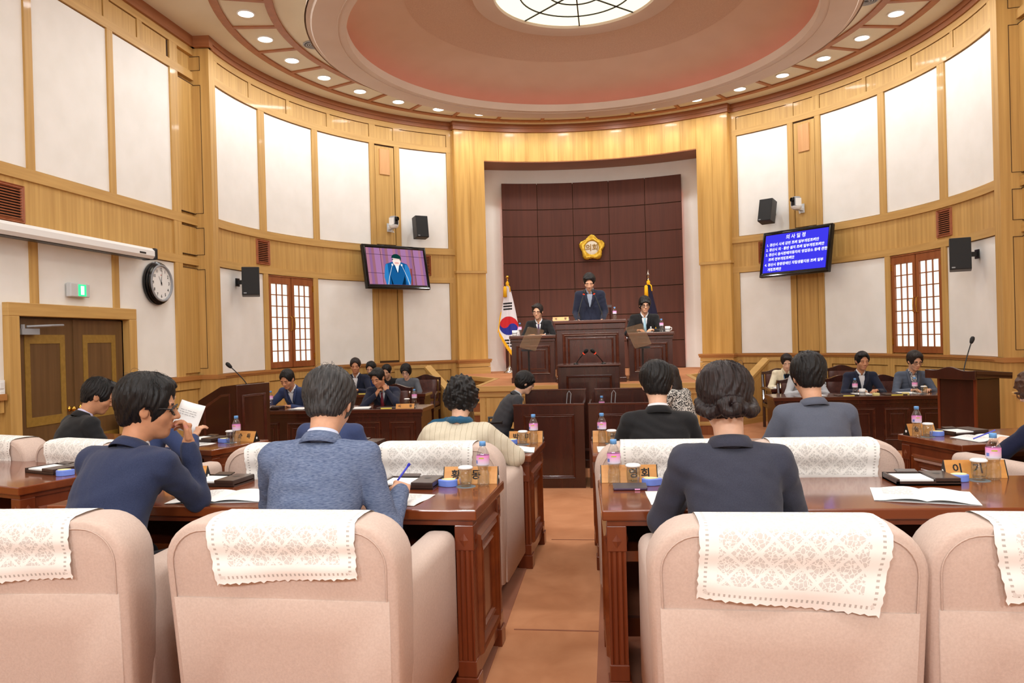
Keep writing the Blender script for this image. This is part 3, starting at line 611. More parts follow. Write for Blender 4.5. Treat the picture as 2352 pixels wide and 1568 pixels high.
# projection screen housing
t = thing('projection_screen_case', 'long white roll-up screen case over the door', 'projection screen', (-5.2, 7.1, 2.7))
obj('case', MB().add([(x, y, z) for y in (-1.55, 1.5) for x, z in ((-.1, -.06), (.06, -.065), (.085, -.03), (.085, .03), (.05, .065), (-.1, .065))], [(0, 1, 2, 3, 4, 5), (11, 10, 9, 8, 7, 6)]+[(i, (i+1) % 6, (i+1) % 6+6, i+6) for i in range(6)]), whitep, t)
obj('end_cap', MB().bb(-.1, .09, 1.5, 1.56, -.07, .07), dkgrey, t, bevel=.015); obj('end_cap', MB().bb(-.1, .09, -1.62, -1.55, -.07, .07), black_m, t, bevel=.015)
obj('slot', MB().bb(-.06, .05, -1.5, 1.45, -.071, -.066), dkgrey, t); obj('badge', MB().bb(.08, .088, 1.2, 1.32, -.02, .0), dkgrey, t)
# wall clock
t = thing('wall_clock', 'round black-rimmed wall clock with Arabic numerals beside the door', 'clock', (-5.36, 8.98, 2.375), PI/2)
obj('case', MB().lathe([(0, 0), (.27, 0), (.275, .03), (.26, .035), (.268, .05), (.25, .058), (.255, .072), (.235, .085), (.215, .09), (.21, .07)], 48, T3(0, 0, 0, 0, PI/2)), plain('gloss_black_case', (16, 16, 17), .2), t, auto=True)
obj('rim', MB().lathe([(.235, .084), (.23, .1), (.215, .1), (.21, .08)], 48, T3(0, 0, 0, 0, PI/2), cap=False), grey_m, t, auto=True)
obj('dial', MB().lathe([(0, .078), (.216, .078), (.216, .07)], 48, T3(0, 0, 0, 0, PI/2), cap=False), whitep, t)
for i in range(1, 13):
    a = math.radians(30*i); text_mesh('numeral', str(i), .055, ink, t, T3(.168*math.sin(a), -.0785, .168*math.cos(a)-.0, 0, PI/2), .0004, .0012)
tk = MB()
for i in range(60):
    a = 2*PI*i/60; tk.box((0, 0, 0), (.003, .001, .012 if i % 5 == 0 else .006), T3(.205*math.sin(a), -.079, .205*math.cos(a)) @ Euler((0, a, 0)).to_matrix().to_4x4())
obj('minute_track', tk, ink, t)
for nm, ln, w_, a in (('hour_hand', .1, .011, -32), ('minute_hand', .16, .008, 9), ('second_hand', .15, .003, 4)):
    hd = MB().add([(-w_/2, 0, -.03), (w_/2, 0, -.03), (w_*.2, 0, ln), (-w_*.2, 0, ln)], [(0, 1, 2, 3)]); obj(nm, hd, ink, t, M=T3(0, -.081-.001*len(nm)/10, 0) @ Euler((0, math.radians(a), 0)).to_matrix().to_4x4(), fix=False)
obj('hub', MB().lathe([(0, .088), (.01, .086), (.01, .078)], 12, T3(0, 0, 0, 0, PI/2)), ink, t)
obj('maker_mark', MB().bb(-.006, .006, -.0795, -.078, .095, .108), plain('mark_red', (190, 40, 40), .5), t)
# exit sign
t = thing('exit_sign', 'small white box with a lit green running-figure exit sign over the door', 'exit sign', (-5.36, 7.52, 2.2), PI/2)
obj('box', MB().bb(-.15, .15, -.06, 0, -.075, .075), ltgrey, t, bevel=.01)
obj('panel', MB().bb(-.035, .085, -.064, -.058, -.065, .06), green_e, t)
fg = MB().bb(.0, .05, -.066, -.063, -.05, .045).ball((.022, -.066, .03), (.01, .003, .01), 8, 6); obj('figure', fg, white_e, t)
t = thing('light_switch', 'white double wall switch left of the door', 'switch', (-5.35, 6.44, 1.2), PI/2)
obj('plate', MB().bb(-.06, .06, -.012, 0, -.09, .09), whitep, t, bevel=.004); obj('rocker', MB().bb(.0, .045, -.018, -.01, -.075, -.01), whitep, t, bevel=.003); obj('rocker', MB().bb(.0, .045, -.018, -.01, .01, .075), whitep, t, bevel=.003)
# council emblem
t = thing('council_emblem', 'gold flower-shaped council emblem with ivory disc on the dark panel', 'emblem', pol(R+.44, 0.05, 3.42))
pts = []
for i in range(60):
    a = 2*PI*i/60; r = .255+.03*math.cos(5*a)+.006*math.cos(25*a+.6); pts.append((r*math.sin(a), r*math.cos(a)))
m = MB(); n = len(pts); M = T3(0, 0, 0, 0, PI/2)
ringz = [(1.0, 0.0), (1.0, .02), (.93, .045), (.75, .03), (.6, .045), (.56, .03), (.0, .03)]
vs = []; fs = []
for k, (sc_, z) in enumerate(ringz[:-1]):
    for i, (x, y) in enumerate(pts):
        rr = sc_ if sc_ > .7 else None; f = sc_; bl = max(0, (sc_-.6)/.4); rad = math.hypot(x, y); tr = .255; q = (rad*bl+tr*(1-bl))/rad*f
        vs.append((x*q, y*q, z+.006*math.sin(9*i/60*2*PI)*bl))
for k in range(len(ringz)-2):
    for i in range(n): fs.append((k*n+i, k*n+(i+1) % n, (k+1)*n+(i+1) % n, (k+1)*n+i))
obj('petals', MB().add(vs, fs, M), gold, t, smooth=True)
obj('disc', MB().lathe([(0, .036), (.12, .036), (.145, .03)], 40, M, cap=False), ivory, t, smooth=True)
text_mesh('lettering', '의회', .15, plain('old_gold', (150, 112, 40), .4, .5), t, T3(0, -.04, -.005, 0, PI/2), .004, .003)
# flags --------------------------------------------------------------------------
flag_white = plain('flag_white', (226, 222, 228), .8); flag_red = plain('flag_red', (196, 26, 34), .8); flag_blue = plain('flag_blue', (30, 40, 140), .8); flag_navy = plain('flag_navy', (16, 12, 44), .85); flag_yel = plain('flag_yellow', (242, 184, 20), .8); flag_ink = plain('flag_black', (18, 18, 22), .8)
def flag(label, x, y, cloth, H, finial, pick):
    t = thing('flag_on_stand', label, 'flag', (x, y, PLAT))
    obj('base', MB().lathe([(0, 0), (.13, 0), (.13, .02), (.09, .05), (.06, .09), (.025, .12), (.02, .14), (0, .14)], 24), chrome, t, smooth=True)
    obj('pole', MB().tube([(0, 0, .1), (0, 0, H)], .014, 10), chrome if finial == 'spear' else plain('flag_pole', (206, 190, 150), .3, .6) if 'flag_pole' not in MATS else MATS['flag_pole'], t, smooth=True)
    if finial == 'spear': obj('finial', MB().lathe([(0, H+.17), (.012, H+.1), (.03, H+.07), (.012, H+.05), (.014, H), (0, H)], 12), chrome, t, smooth=True)
    else: obj('finial', MB().ball((0, 0, H+.05), .035, 14, 10).lathe([(.012, H+.02), (.02, H), (.014, H-.03)], 12), brass, t, smooth=True)
    zt = H-.13
    # cloth gathered at the pole and falling in a folded cone: u across (0..1), v down (0..1)
    def F(u, v, off=0.0):
        wl, wr = .02+.17*v**.8, .03+.21*v**.75
        if finial == 'spear': wl, wr = .02+.08*v, .03+.24*v
        xx = -wl+(wl+wr)*u; fold = .018*v*math.sin(u*9+1.0)+.006*v*math.sin(u*23)
        bot = 1.30-.55*abs(u-.62)**1.3*1.4 if finial != 'spear' else 1.35-.3*u
        return Vector((xx, -.04-.05*math.sin(PI*u)*(.4+v)-fold-off, zt-bot*v))
    NU_, NV_ = 84, 190; Pg = [[F(i/NU_, j/NV_) for i in range(NU_+1)] for j in range(NV_+1)]; fm_ = MB().grid(Pg)
    fm_.m = [pick((Pg[j][i].x+Pg[j+1][i+1].x)/2, zt-(Pg[j][i].z+Pg[j+1][i+1].z)/2) for j in range(NV_) for i in range(NU_)]
    co_ = obj('cloth', fm_, [cloth, flag_red, flag_blue, flag_ink, flag_yel], t, smooth=True, fix=False); co_.modifiers.new('thick', 'SOLIDIFY').thickness = .004
    fr_ = MB()
    for i in range(48):
        u = (i+.5)/48; p = F(u, 1.0); q = p+Vector((0, 0, -.085-.01*math.sin(i*2.1))); fr_.tube([p+Vector((0, -.002, .02)), q], .006, 5)
    obj('fringe', fr_, flag_yel, t)
    le = MB()
    for j in range(26):
        v = .55+.45*(j+.5)/26; p = F(0, v); le.tube([p, p+Vector((-.03, -.004, -.05))], .006, 5)
    if finial != 'spear': obj('fringe', le, flag_yel, t)
    obj('tassel', MB().lathe([(.0, 0), (.03, -.02), (.04, -.22), (.0, -.22)], 12, T3(-.045, -.09, zt+.0)).lathe([(0, .08), (.035, .03), (.03, -.02), (0, -.04)], 12, T3(0, -.04, zt+.03)).tube([(0, -.05, zt+.03), (.05, -.09, zt-.02), (.06, -.1, zt-.12)], .012, 6), flag_yel, t, smooth=True)
    return t
def pick_k(x, z):
    cx, cz, rr, th = .01, .79, .185, math.radians(32); dx, dz = x-cx, z-cz; r = math.hypot(dx, dz)
    if r < rr:
        lx, lz = dx*math.cos(th)+dz*math.sin(th), -dx*math.sin(th)+dz*math.cos(th)
        if math.hypot(lx+rr/2, lz) < rr/2: return 1
        if math.hypot(lx-rr/2, lz) < rr/2: return 2
        return 1 if lz < 0 else 2
    for k in range(3):
        zz = .33+.056*k+.05*x*-1
        if abs(x+.002) < .088 and 0 < z-zz < .034: return 3
        zz = 1.06+.058*k
        if (-.075 < x < .015 or .03 < x < .125) and 0 < z-zz < .036: return 3
    return 0
def pick_n(x, z): return 4 if math.hypot(x-.15, z-.80) < .12+.02*math.cos(5*math.atan2(z-.8, x-.15)) else 0
flag('national flag with red and blue circle on a stand at the left of the rostrum', -1.66, 15.0, flag_white, 1.86, 'ball', pick_k)
flag('navy council flag with a gold flower on a stand behind the right-hand clerk', 1.08, 14.6, flag_navy, 1.76, 'spear', pick_n)
# ================================================================== furniture
def quad_bb(mb, x0, x1, y0, y1, z0, z1): return mb.bb(x0, x1, y0, y1, z0, z1)
def flute_post(h, w=.075):
    """square post with three flutes on each face"""
    p = []; q = w/2; fl_ = []
    for t in (-.5, 0, .5): fl_ += [(t*w*.62-.006, 0), (t*w*.62, .006), (t*w*.62+.006, 0)]
    for k in range(4):
        a = k*PI/2; c, s_ = math.cos(a), math.sin(a)
        for x, d in [(-q, 0)]+fl_:
            yy = -q+d; p.append((x*c-yy*s_, x*s_+yy*c))
    return MB().prism(p, 0, h)
def council_desk(label, L, D, H, loc, rz, group='members desks'):
    """members' desk; local -Y is the seat side, +Y faces the rostrum"""
    t = thing('council_desk', label, 'desk', loc, rz, group)
    obj('top', MB().bb(-L/2, L/2, -D/2, D/2, H-.045, H), mahog, t, bevel=.006)
    obj('apron', MB().bb(-L/2+.02, L/2-.02, -D/2+.02, D/2-.02, H-.07, H-.045), mahog_v, t)
    hp = H-.07-.10
    post = mesh_of(flute_post(hp-.17), 'leg', mahog_v)
    ros = mesh_of(MB().add([(-.02, -.043, hp-.125), (.02, -.043, hp-.125), (0, -.043, hp-.155), (0, -.043, hp-.095), (0, -.05, hp-.125)], [(0, 2, 4), (2, 1, 4), (1, 3, 4), (3, 0, 4)]), 'rosette', mahog_v)
    for s in (-1, 1):
        for q in (-1, 1):
            x, y = s*(L/2-.06), q*(D/2-.06)
            lg = obj('leg', post, None, t, M=T3(x, y, .16))
            obj('leg_block', MB().bb(-.042, .042, -.042, .042, hp-.17, H-.07-.16), mahog_v, lg, bevel=.004)
            for k in range(4): obj('rosette', ros, None, lg, M=Matrix.Rotation(k*PI/2, 4, 'Z'))
            obj('plinth', MB().bb(-.05, .05, -.05, .05, -.16, -.07).bb(-.042, .042, -.042, .042, -.07, 0), mahog_v, lg, bevel=.004)
        x = s*(L/2-.045)
        obj('end_panel', MB().bb(x-.015, x+.015, -D/2+.09, D/2-.09, .06, H-.07), mahog_v, t)
        fx = MB().frame(-D/2+.12, D/2-.12, .14, H-.13, .06, .022, -abs(x)-.015).frame(-D/2+.2, D/2-.2, .22, H-.21, .03, .014, -abs(x)-.015)
        obj('end_moulding', fx, mahog, t, M=Matrix.Rotation(s*PI/2, 4, 'Z'))
    obj('modesty_panel', MB().bb(-L/2+.09, L/2-.09, D/2-.1, D/2-.07, .12, H-.07), mahog_in, t)
    n = 2
    fm = MB()
    for i in range(n):
        w_ = (L-.24)/n; fm.frame(-L/2+.12+i*w_+.06, -L/2+.12+(i+1)*w_-.06, .2, H-.14, .045, .016, -(D/2-.07))
    obj('front_moulding', fm, mahog_v, t, M=Matrix.Rotation(PI, 4, 'Z'))
    obj('shelf', MB().bb(-L/2+.09, L/2-.09, -D/2+.1, D/2-.1, H-.235, H-.2), mahog_v, t)
    obj('shelf_edge', MB().bb(-L/2+.095, L/2-.095, -D/2+.085, -D/2+.1, H-.24, H-.195), mahog, t)
    obj('foot_rail', MB().bb(-L/2+.09, L/2-.09, D/2-.14, D/2-.1, .07, .16), mahog_v, t)
    return t
NH, AH = .82, .765
def span(x0, x1): return x1-x0, (x0+x1)/2
def angled(label, inner_far, rot, L, D, H, side):
    """desk turned towards the rostrum; given its inner far corner"""
    a = math.radians(rot); d = Vector((math.cos(a), math.sin(a), 0)); n = Vector((-math.sin(a), math.cos(a), 0))
    c = Vector((*inner_far, 0))+d*side*L/2-n*D/2
    return council_desk(label, L, D, H, c, a)
near_l = angled('mahogany desk in the nearest row, left of the aisle', (-.215, 3.89), -2.2, 2.09, .68, NH, -1)
near_r = angled('mahogany desk in the nearest row, right of the aisle', (.268, 3.915), 2.4, 2.2, .70, NH, 1)
mid_l = angled('mahogany desk in the second row, left of the aisle', (-.165, 5.785), -2.6, 1.96, .72, AH, -1)
mid_r = angled('mahogany desk in the second row, right of the aisle', (.18, 5.775), 2.6, 1.96, .72, AH, 1)
ang_al = angled('mahogany desk turned inwards at the far left of the second row', (-2.5, 6.02), -17, 2.0, .62, AH, -1)
ang_ar = angled('mahogany desk turned inwards at the far right of the second row', (2.46, 6.0), 17, 2.0, .64, AH, 1)
ang_nl = angled('mahogany desk turned inwards at the far left of the nearest row', (-2.62, 4.36), -19, 2.0, .68, NH, -1)
# armchairs ----------------------------------------------------------------------
def rrect(w, h, r, n=6, z0=0, flare=0):
    p = [(-w/2+flare, z0), (w/2-flare, z0)]
    for k in range(n+1): a = k*PI/2/n; p.append((w/2-r+r*math.cos(a), z0+h-r+r*math.sin(a)))
    for k in range(n+1): a = PI/2+k*PI/2/n; p.append((-w/2+r+r*math.cos(a), z0+h-r+r*math.sin(a)))
    return p
def slab(poly, y0, y1, inset=.03, lean=0.0):
    """rounded upholstered slab: poly in XZ, thickness along Y with softened rims"""
    n = len(poly); cx = sum(p[0] for p in poly)/n; cz = sum(p[1] for p in poly)/n; m = MB(); vs = []; fs = []
    rings = [(y0, .8), (y0, .35), (y0+inset*.3, .1), (y0+inset, 0), (y1-inset, 0), (y1-inset*.3, .1), (y1, .35), (y1, .8)]
    hx = max(abs(p[0]) for p in poly); 
    for y, t in rings:
        for x, z in poly:
            d = Vector((x-cx, z-cz)); l = d.length; q = d*(1-inset*t*1.3/max(l, .01)) if t < .8 else d*.5
            vs.append((cx+q.x, y-lean*(cz+q.y), cz+q.y))
    for k in range(len(rings)-1):
        for i in range(n): j = (i+1) % n; fs.append((k*n+i, k*n+j, (k+1)*n+j, (k+1)*n+i))
    fs += [tuple(range(n)), tuple((len(rings)-1)*n+i for i in range(n-1, -1, -1))]
    return m.add(vs, fs)
AW = .84
chair_meshes = {}
def armchair(label, x, y, rz):
    """local +Y is the way the sitter faces; origin on the floor under the seat"""
    t = thing('armchair', label, 'chair', (x, y, 0), rz, 'beige members armchairs')
    C = chair_meshes
    if not C:
        back = slab(rrect(AW, .82, .15, 8, .14, .02), -.42, -.22, .05, .10)
        C['backrest'] = mesh_of(back, 'backrest', fabric, True)
        C['seat_cushion'] = mesh_of(slab(rrect(.58, .6, .05, 4, -.3), -.48, -.30, .04), 'seat_cushion', fabric, True); C['seat_cushion'].transform(T3(0, 0.04, 0, 0, -PI/2))
        C['arm'] = mesh_of(slab(rrect(.145, .60, .05, 5, .13), -.34, .32, .03), 'arm', fabric, True)
        C['lower_back_panel'] = mesh_of(slab([(-AW/2+.05, .16), (AW/2-.05, .16), (AW/2-.035, .695), (-AW/2+.035, .695)], -.428, -.40, .008, .10), 'lower_back_panel', fabric, True)
        pp = rrect(AW-.08, .78, .12, 8, .15, .02); C['piping'] = mesh_of(MB().tube([(x_, -.424-.10*z_, z_) for x_, z_ in pp[1:]+pp[:1]], .0025, 5), 'piping', fabric, True)
        C['plinth'] = mesh_of(MB().bb(-.36, .36, -.42, .26, .08, .14), 'plinth', mahog_v)
        C['foot'] = mesh_of(MB().lathe([(0, 0), (.025, 0), (.03, .03), (.022, .05), (.03, .085), (0, .085)], 12), 'foot', black_m)
    for nm in ('backrest', 'lower_back_panel', 'piping', 'seat_cushion', 'plinth'): obj(nm, C[nm], None, t)
    for s in (-1, 1): obj('arm', C['arm'], None, t, M=T3(s*.345, 0, 0, -s*.03))
    for sx in (-1, 1):
        for sy in (-.36, .2): obj('foot', C['foot'], None, t, M=T3(sx*.3, sy, 0))
    return t
# lace covers --------------------------------------------------------------------
def lace_material():
    m, nt, b = _nodes('white_lace'); L = nt.links.new
    uv = N(nt, 'ShaderNodeUVMap'); sp = N(nt, 'ShaderNodeSeparateXYZ'); L(uv.outputs[0], sp.inputs[0])
    def mth(op, a, b_=None, c=None):
        n = N(nt, 'ShaderNodeMath', operation=op)
        for i, v in enumerate((a, b_, c)):
            if v is None: continue
            if isinstance(v, (int, float)): n.inputs[i].default_value = v
            else: L(v, n.inputs[i])
        return n.outputs[0]
    u, v = sp.outputs[0], sp.outputs[1]
    # diagonal lattice (uv in metres)
    d1 = mth('ABSOLUTE', mth('SUBTRACT', mth('FRACT', mth('MULTIPLY', mth('ADD', u, v), 11.0)), .5))
    d2 = mth('ABSOLUTE', mth('SUBTRACT', mth('FRACT', mth('MULTIPLY', mth('SUBTRACT', u, v), 11.0)), .5))
    lat = mth('LESS_THAN', mth('MINIMUM', d1, d2), .075)
    vo = N(nt, 'ShaderNodeTexVoronoi'); vo.feature = 'DISTANCE_TO_EDGE'; vo.inputs['Scale'].default_value = 70; L(uv.outputs[0], vo.inputs['Vector'])
    flo = mth('LESS_THAN', vo.outputs['Distance'], .075)
    nz = N(nt, 'ShaderNodeTexNoise'); nz.inputs['Scale'].default_value = 48; L(uv.outputs[0], nz.inputs['Vector'])
    blob = mth('GREATER_THAN', nz.outputs['Fac'], .62)
    solid = mth('MAXIMUM', mth('MAXIMUM', lat, flo), blob)
    # edge distance is kept in a second map
    uv2 = N(nt, 'ShaderNodeUVMap'); uv2.uv_map = 'edge'; s2 = N(nt, 'ShaderNodeSeparateXYZ'); L(uv2.outputs[0], s2.inputs[0])
    ed = s2.outputs[0]; al = s2.outputs[1]
    border = mth('LESS_THAN', ed, .062); top = mth('GREATER_THAN', ed, 5.0)
    dash = mth('LESS_THAN', mth('ABSOLUTE', mth('SUBTRACT', mth('FRACT', mth('MULTIPLY', al, 62.0)), .5)), .2)
    band = mth('LESS_THAN', mth('ABSOLUTE', mth('SUBTRACT', ed, .026)), .005)
    holes = mth('MULTIPLY', dash, band)
    cov = mth('MAXIMUM', solid, border); a = mth('SUBTRACT', 1.0, mth('MULTIPLY', mth('SUBTRACT', 1.0, cov), .3)); a = mth('MULTIPLY', a, mth('SUBTRACT', 1.0, mth('MULTIPLY', holes, .5)))
    L(a, b.inputs['Alpha'])
    b.inputs['Base Color'].default_value = (*lin((247, 246, 242)), 1); b.inputs['Roughness'].default_value = .9
    bp = N(nt, 'ShaderNodeBump'); bp.inputs['Strength'].default_value = .5; bp.inputs['Distance'].default_value = .003; L(cov, bp.inputs['Height']); L(bp.outputs[0], b.inputs['Normal'])
    return m
lace = lace_material()
def lace_cover(label, x, y, rz, wid=.6, drop=.27, dx=0.0, skew=0.0, seed=0):
    """cloth hung over the back of an armchair: path runs from the seat side over the top and down behind"""
    rnd = random.Random(seed)
    t = thing('lace_cover', label, 'lace cover', (x, y, 0), rz, 'white lace chair covers')
    path = []
    def P(yy, zz): path.append((yy-.10*zz, zz))
    for k in range(7): P(-.206, .74+.16*k/6)
    for k in range(9):
        a = PI*k/8; P(-.32+.113*math.copysign(abs(math.cos(a))**.6, math.cos(a)), .908+.062*math.sin(a)**.6)
    nd = 14
    for k in range(1, nd+1): P(-.434-.004*math.sin(k*.8), .908-drop*k/nd)
    NU = 48; acc = [0]
    for (a, b), (c, d) in zip(path[:-1], path[1:]): acc.append(acc[-1]+math.hypot(c-a, d-b))
    tot = acc[-1]; vs = []; uv = []; ed = []
    ph = rnd.random()*6
    for j, (yy, zz) in enumerate(path):
        hang = max(0, (acc[j]-(tot-drop))/drop)
        for i in range(NU+1):
            u = i/NU; sc_ = .008*abs(math.sin(u*PI*18)) if j == len(path)-1 else 0
            xx = dx+(u-.5)*wid*(1-.05*hang)+skew*hang*.06; xe = .006*abs(math.sin(acc[j]*PI*30)); xx += xe if i == 0 else (-xe if i == NU else 0)
            # the rounded shoulders of the chair pull the cloth down
            over = max(0, abs(xx)-.27); zd = -over*over*4.5
            zz2 = zz+zd+sc_+skew*hang*(u-.5)*.10; y2 = yy-hang*(.008*math.sin(u*8+ph)+.006)*hang
            vs.append((xx, y2, zz2)); uv.append((u*wid, acc[j])); ed.append((min(u*wid, (1-u)*wid, tot-acc[j], acc[j]), acc[j] if min(u, 1-u)*wid < tot-acc[j] else u*wid))
    fs = [(j*(NU+1)+i, j*(NU+1)+i+1, (j+1)*(NU+1)+i+1, (j+1)*(NU+1)+i) for j in range(len(path)-1) for i in range(NU)]
    me = bpy.data.meshes.new('cloth'); me.from_pydata(vs, [], fs); me.materials.append(lace)
    l0 = me.uv_layers.new(name='UVMap'); l1 = me.uv_layers.new(name='edge')
    for lp in me.loops: l0.data[lp.index].uv = uv[lp.vertex_index]; l1.data[lp.index].uv = ed[lp.vertex_index]
    me.polygons.foreach_set('use_smooth', [True]*len(me.polygons))
    obj('cloth', me, None, t)
CH = [('armchair of the man in the plain navy suit, nearest row', -1.79, 2.93, .05, .56, .17, -.05, .3), ('armchair of the man in the grey-blue jacket, nearest row', -.77, 2.93, -.02, .53, .15, .02, .3),
      ('armchair of the woman with the hair bun, nearest row', .87, 2.91, .0, .57, .20, .02, -.45), ('empty armchair at the right end of the nearest row', 1.72, 2.93, -.03, .58, .17, .05, .3),
      ('armchair second from the aisle, left second row', -1.53, 4.72, .03, .55, .18, 0, 0), ('armchair of the woman in the linen top, second row', -.68, 4.72, -.02, .56, .18, -.02, 0),
      ('armchair of the man in black right of the aisle', .665, 4.70, 0, .56, .18, 0, 0), ('armchair of the man in the grey suit, second row', 1.46, 4.72, 0, .56, .18, 0, 0)]
CH += [('armchair at the far left end of the second row', -4.62, 5.42, -.3, .56, .18, .05, 0), ('armchair of the man in black beside the door', -3.78, 5.2, -.3, .56, .18, 0, 0),
       ('armchair of the woman in navy at the right edge', 3.05, 5.15, .3, .56, .18, 0, 0), ('armchair of the man holding up a paper', -2.93, 4.95, -.3, .56, .18, 0, 0)]
for i, (lb, x, y, rz, wd, dp_, dx_, sk_) in enumerate(CH):
    armchair('beige upholstered '+lb, x, y, rz); lace_cover('white lace cover on the '+lb, x, y, rz, wd, dp_, dx_, sk_, i)
# officials' desks -----------------------------------------------------------------
def official_desk(label, x0, x1, yf, D, H, panels, loc=None, rz=0, top=darktop, body=dark, z0=0):
    t = thing('official_desk', label, 'desk', ((x0+x1)/2, yf+D/2, z0), rz)
    L = x1-x0
    obj('top', MB().bb(-L/2, L/2, -D/2, D/2, H-.05, H), top, t, bevel=.008)
    obj('front_board', MB().bb(-L/2+.03, L/2-.03, -D/2+.04, -D/2+.08, 0, H-.05), body, t)
    for s in (-1, 1): obj('side_board', MB().bb(s*(L/2-.05)-.02, s*(L/2-.05)+.02, -D/2+.08, D/2-.04, 0, H-.05), body, t)
    obj('plinth', MB().bb(-L/2+.02, L/2-.02, -D/2+.03, -D/2+.085, 0, .08), body, t); obj('ledge', MB().bb(-L/2+.015, L/2-.015, -D/2+.025, -D/2+.085, H-.1, H-.05), body, t, bevel=.006)
    for i in range(panels):
        w_ = (L-.1)/panels; a, b = -L/2+.05+i*w_+.05, -L/2+.05+(i+1)*w_-.05
        obj('panel_moulding', MB().frame(a, b, .13, H-.15, .035, .016, -D/2+.04).frame(a+.07, b-.07, .2, H-.22, .02, .01, -D/2+.04), top, t)
    return t
official_desk('dark front desk of the seated mayor on the left', -4.35, -2.0, 9.25, .62, .71, 5)
official_desk('dark second-row desk by the left stair wall', -4.35, -2.66, 12.05, .5, .70, 3)
official_desk('dark front desk of the officials on the right', 2.42, 4.62, 10.18, .6, .70, 5)
official_desk('dark second-row desk of the woman in the cream jacket', 2.70, 4.3, 11.72, .5, .70, 3)
# officials' chairs
leather = noisy('brown_leather', (72, 36, 28), (92, 50, 40), (1, 1, 1), 18, 3, .45, .2, .2)
def official_chair(label, x, y, rz, hgt=1.0, z0=0):
    t = thing('leather_chair', label, 'chair', (x, y, z0), rz, 'dark wooden leather chairs')
    obj('seat', MB().bb(-.25, .25, -.25, .25, .4, .48), leather, t, bevel=.03, seg=3); obj('seat_rail', MB().bb(-.26, .26, -.26, .26, .34, .4), dark, t)
    obj('back_pad', slab(rrect(.4, hgt-.6, .04, 3, .52), -.27, -.21, .02, .08), leather, t, smooth=True)
    crest = MB(); pr = []
    for k in range(15):
        u = k/14*2-1; pr.append((u*.26, hgt-.06+.035*math.cos(u*PI)*(.5+.5*math.cos(u*PI/2))))
    poly = pr+[(.26, hgt-.12), (-.26, hgt-.12)]
    crest.prism([(x_, z_) for x_, z_ in poly], .2, .27, Matrix.Rotation(PI/2, 4, 'X') @ Matrix.Scale(1, 4)); obj('crest_rail', crest, dark, t, M=T3(0, -.08*hgt, 0))
    for s in (-1, 1):
        obj('back_post', MB().tube([(s*.24, -.25, 0), (s*.24, -.26, .45), (s*.24, -.33, hgt-.1)], .024, 6), dark, t); obj('leg', MB().tube([(s*.23, .23, .36), (s*.23, .23, 0)], [.024, .018], 6), dark, t)
        obj('arm_rest', MB().tube([(s*.27, -.25, .64), (s*.28, .1, .66), (s*.27, .18, .62), (s*.25, .2, .4)], .02, 6), dark, t)
for lb, x, y, rz, h in (('behind the mayor at the left front desk', -2.70, 10.15, PI, .98), ('behind the man writing at the left front desk', -3.97, 10.2, PI, .98), ('beside the woman in grey by the left stair wall', -2.95, 13.0, PI, .98), ('behind the man in the open white shirt', -3.85, 12.9, PI, .98),
                        ('behind the woman in the cream jacket', 3.05, 12.6, PI, .98), ('standing empty behind the navy-suited man, right half', 4.0, 12.45, PI, 1.02), ('standing empty behind the grey-suited man, right half', 3.5, 12.5, PI, 1.0),
                        ('behind the man in the checked shirt', 4.22, 11.25, PI, .92), ('of the navy-suited man at the right front desk', 3.66, 11.3, PI, .92), ('of the man in pale grey at the right front desk', 3.0, 11.2, PI, .92)):
    official_chair('dark wooden leather chair '+lb, x, y, rz, h)
official_chair('tall leather chair of the standing speaker on the dais', .12, 12.95, PI, 1.3, PLAT)
official_chair('leather chair of the left-hand clerk on the dais', -.82, 12.75, PI, 1.05, PLAT)
official_chair('leather chair of the right-hand clerk on the dais', .9, 12.75, PI, 1.05, PLAT)
# rostrum on the dais
t = thing('rostrum', 'tall dark central rostrum on the dais with nested panels', 'rostrum', (.05, 11.75, PLAT))
obj('body', MB().bb(-.5, .5, -.38, .25, 0, .80), dark, t); obj('plinth', MB().bb(-.52, .52, -.4, .26, 0, .07), dark, t, bevel=.006)
obj('top', MB().bb(-.54, .54, -.42, .3, .88, .93), darktop, t, bevel=.01); obj('frieze', MB().bb(-.52, .52, -.40, .28, .79, .88), dark, t, bevel=.008)
obj('panel_moulding', MB().frame(-.42, .42, .1, .74, .05, .025, -.38), darktop, t); obj('panel_moulding', MB().frame(-.34, .34, .17, .67, .03, .018, -.38), darktop, t)
obj('side_moulding', MB().frame(-.18, .3, .1, .74, .04, .02, -.5), darktop, t, M=Matrix.Rotation(-PI/2, 4, 'Z'))
for s, lb in ((-1, 'left'), (1, 'right')):
    x0, x1 = (-1.19, -.47) if s < 0 else (.59, 1.29)
    d_ = official_desk('dark clerk desk on the dais, %s of the rostrum' % lb, x0, x1, 11.5, .6, .725, 1, z0=PLAT)
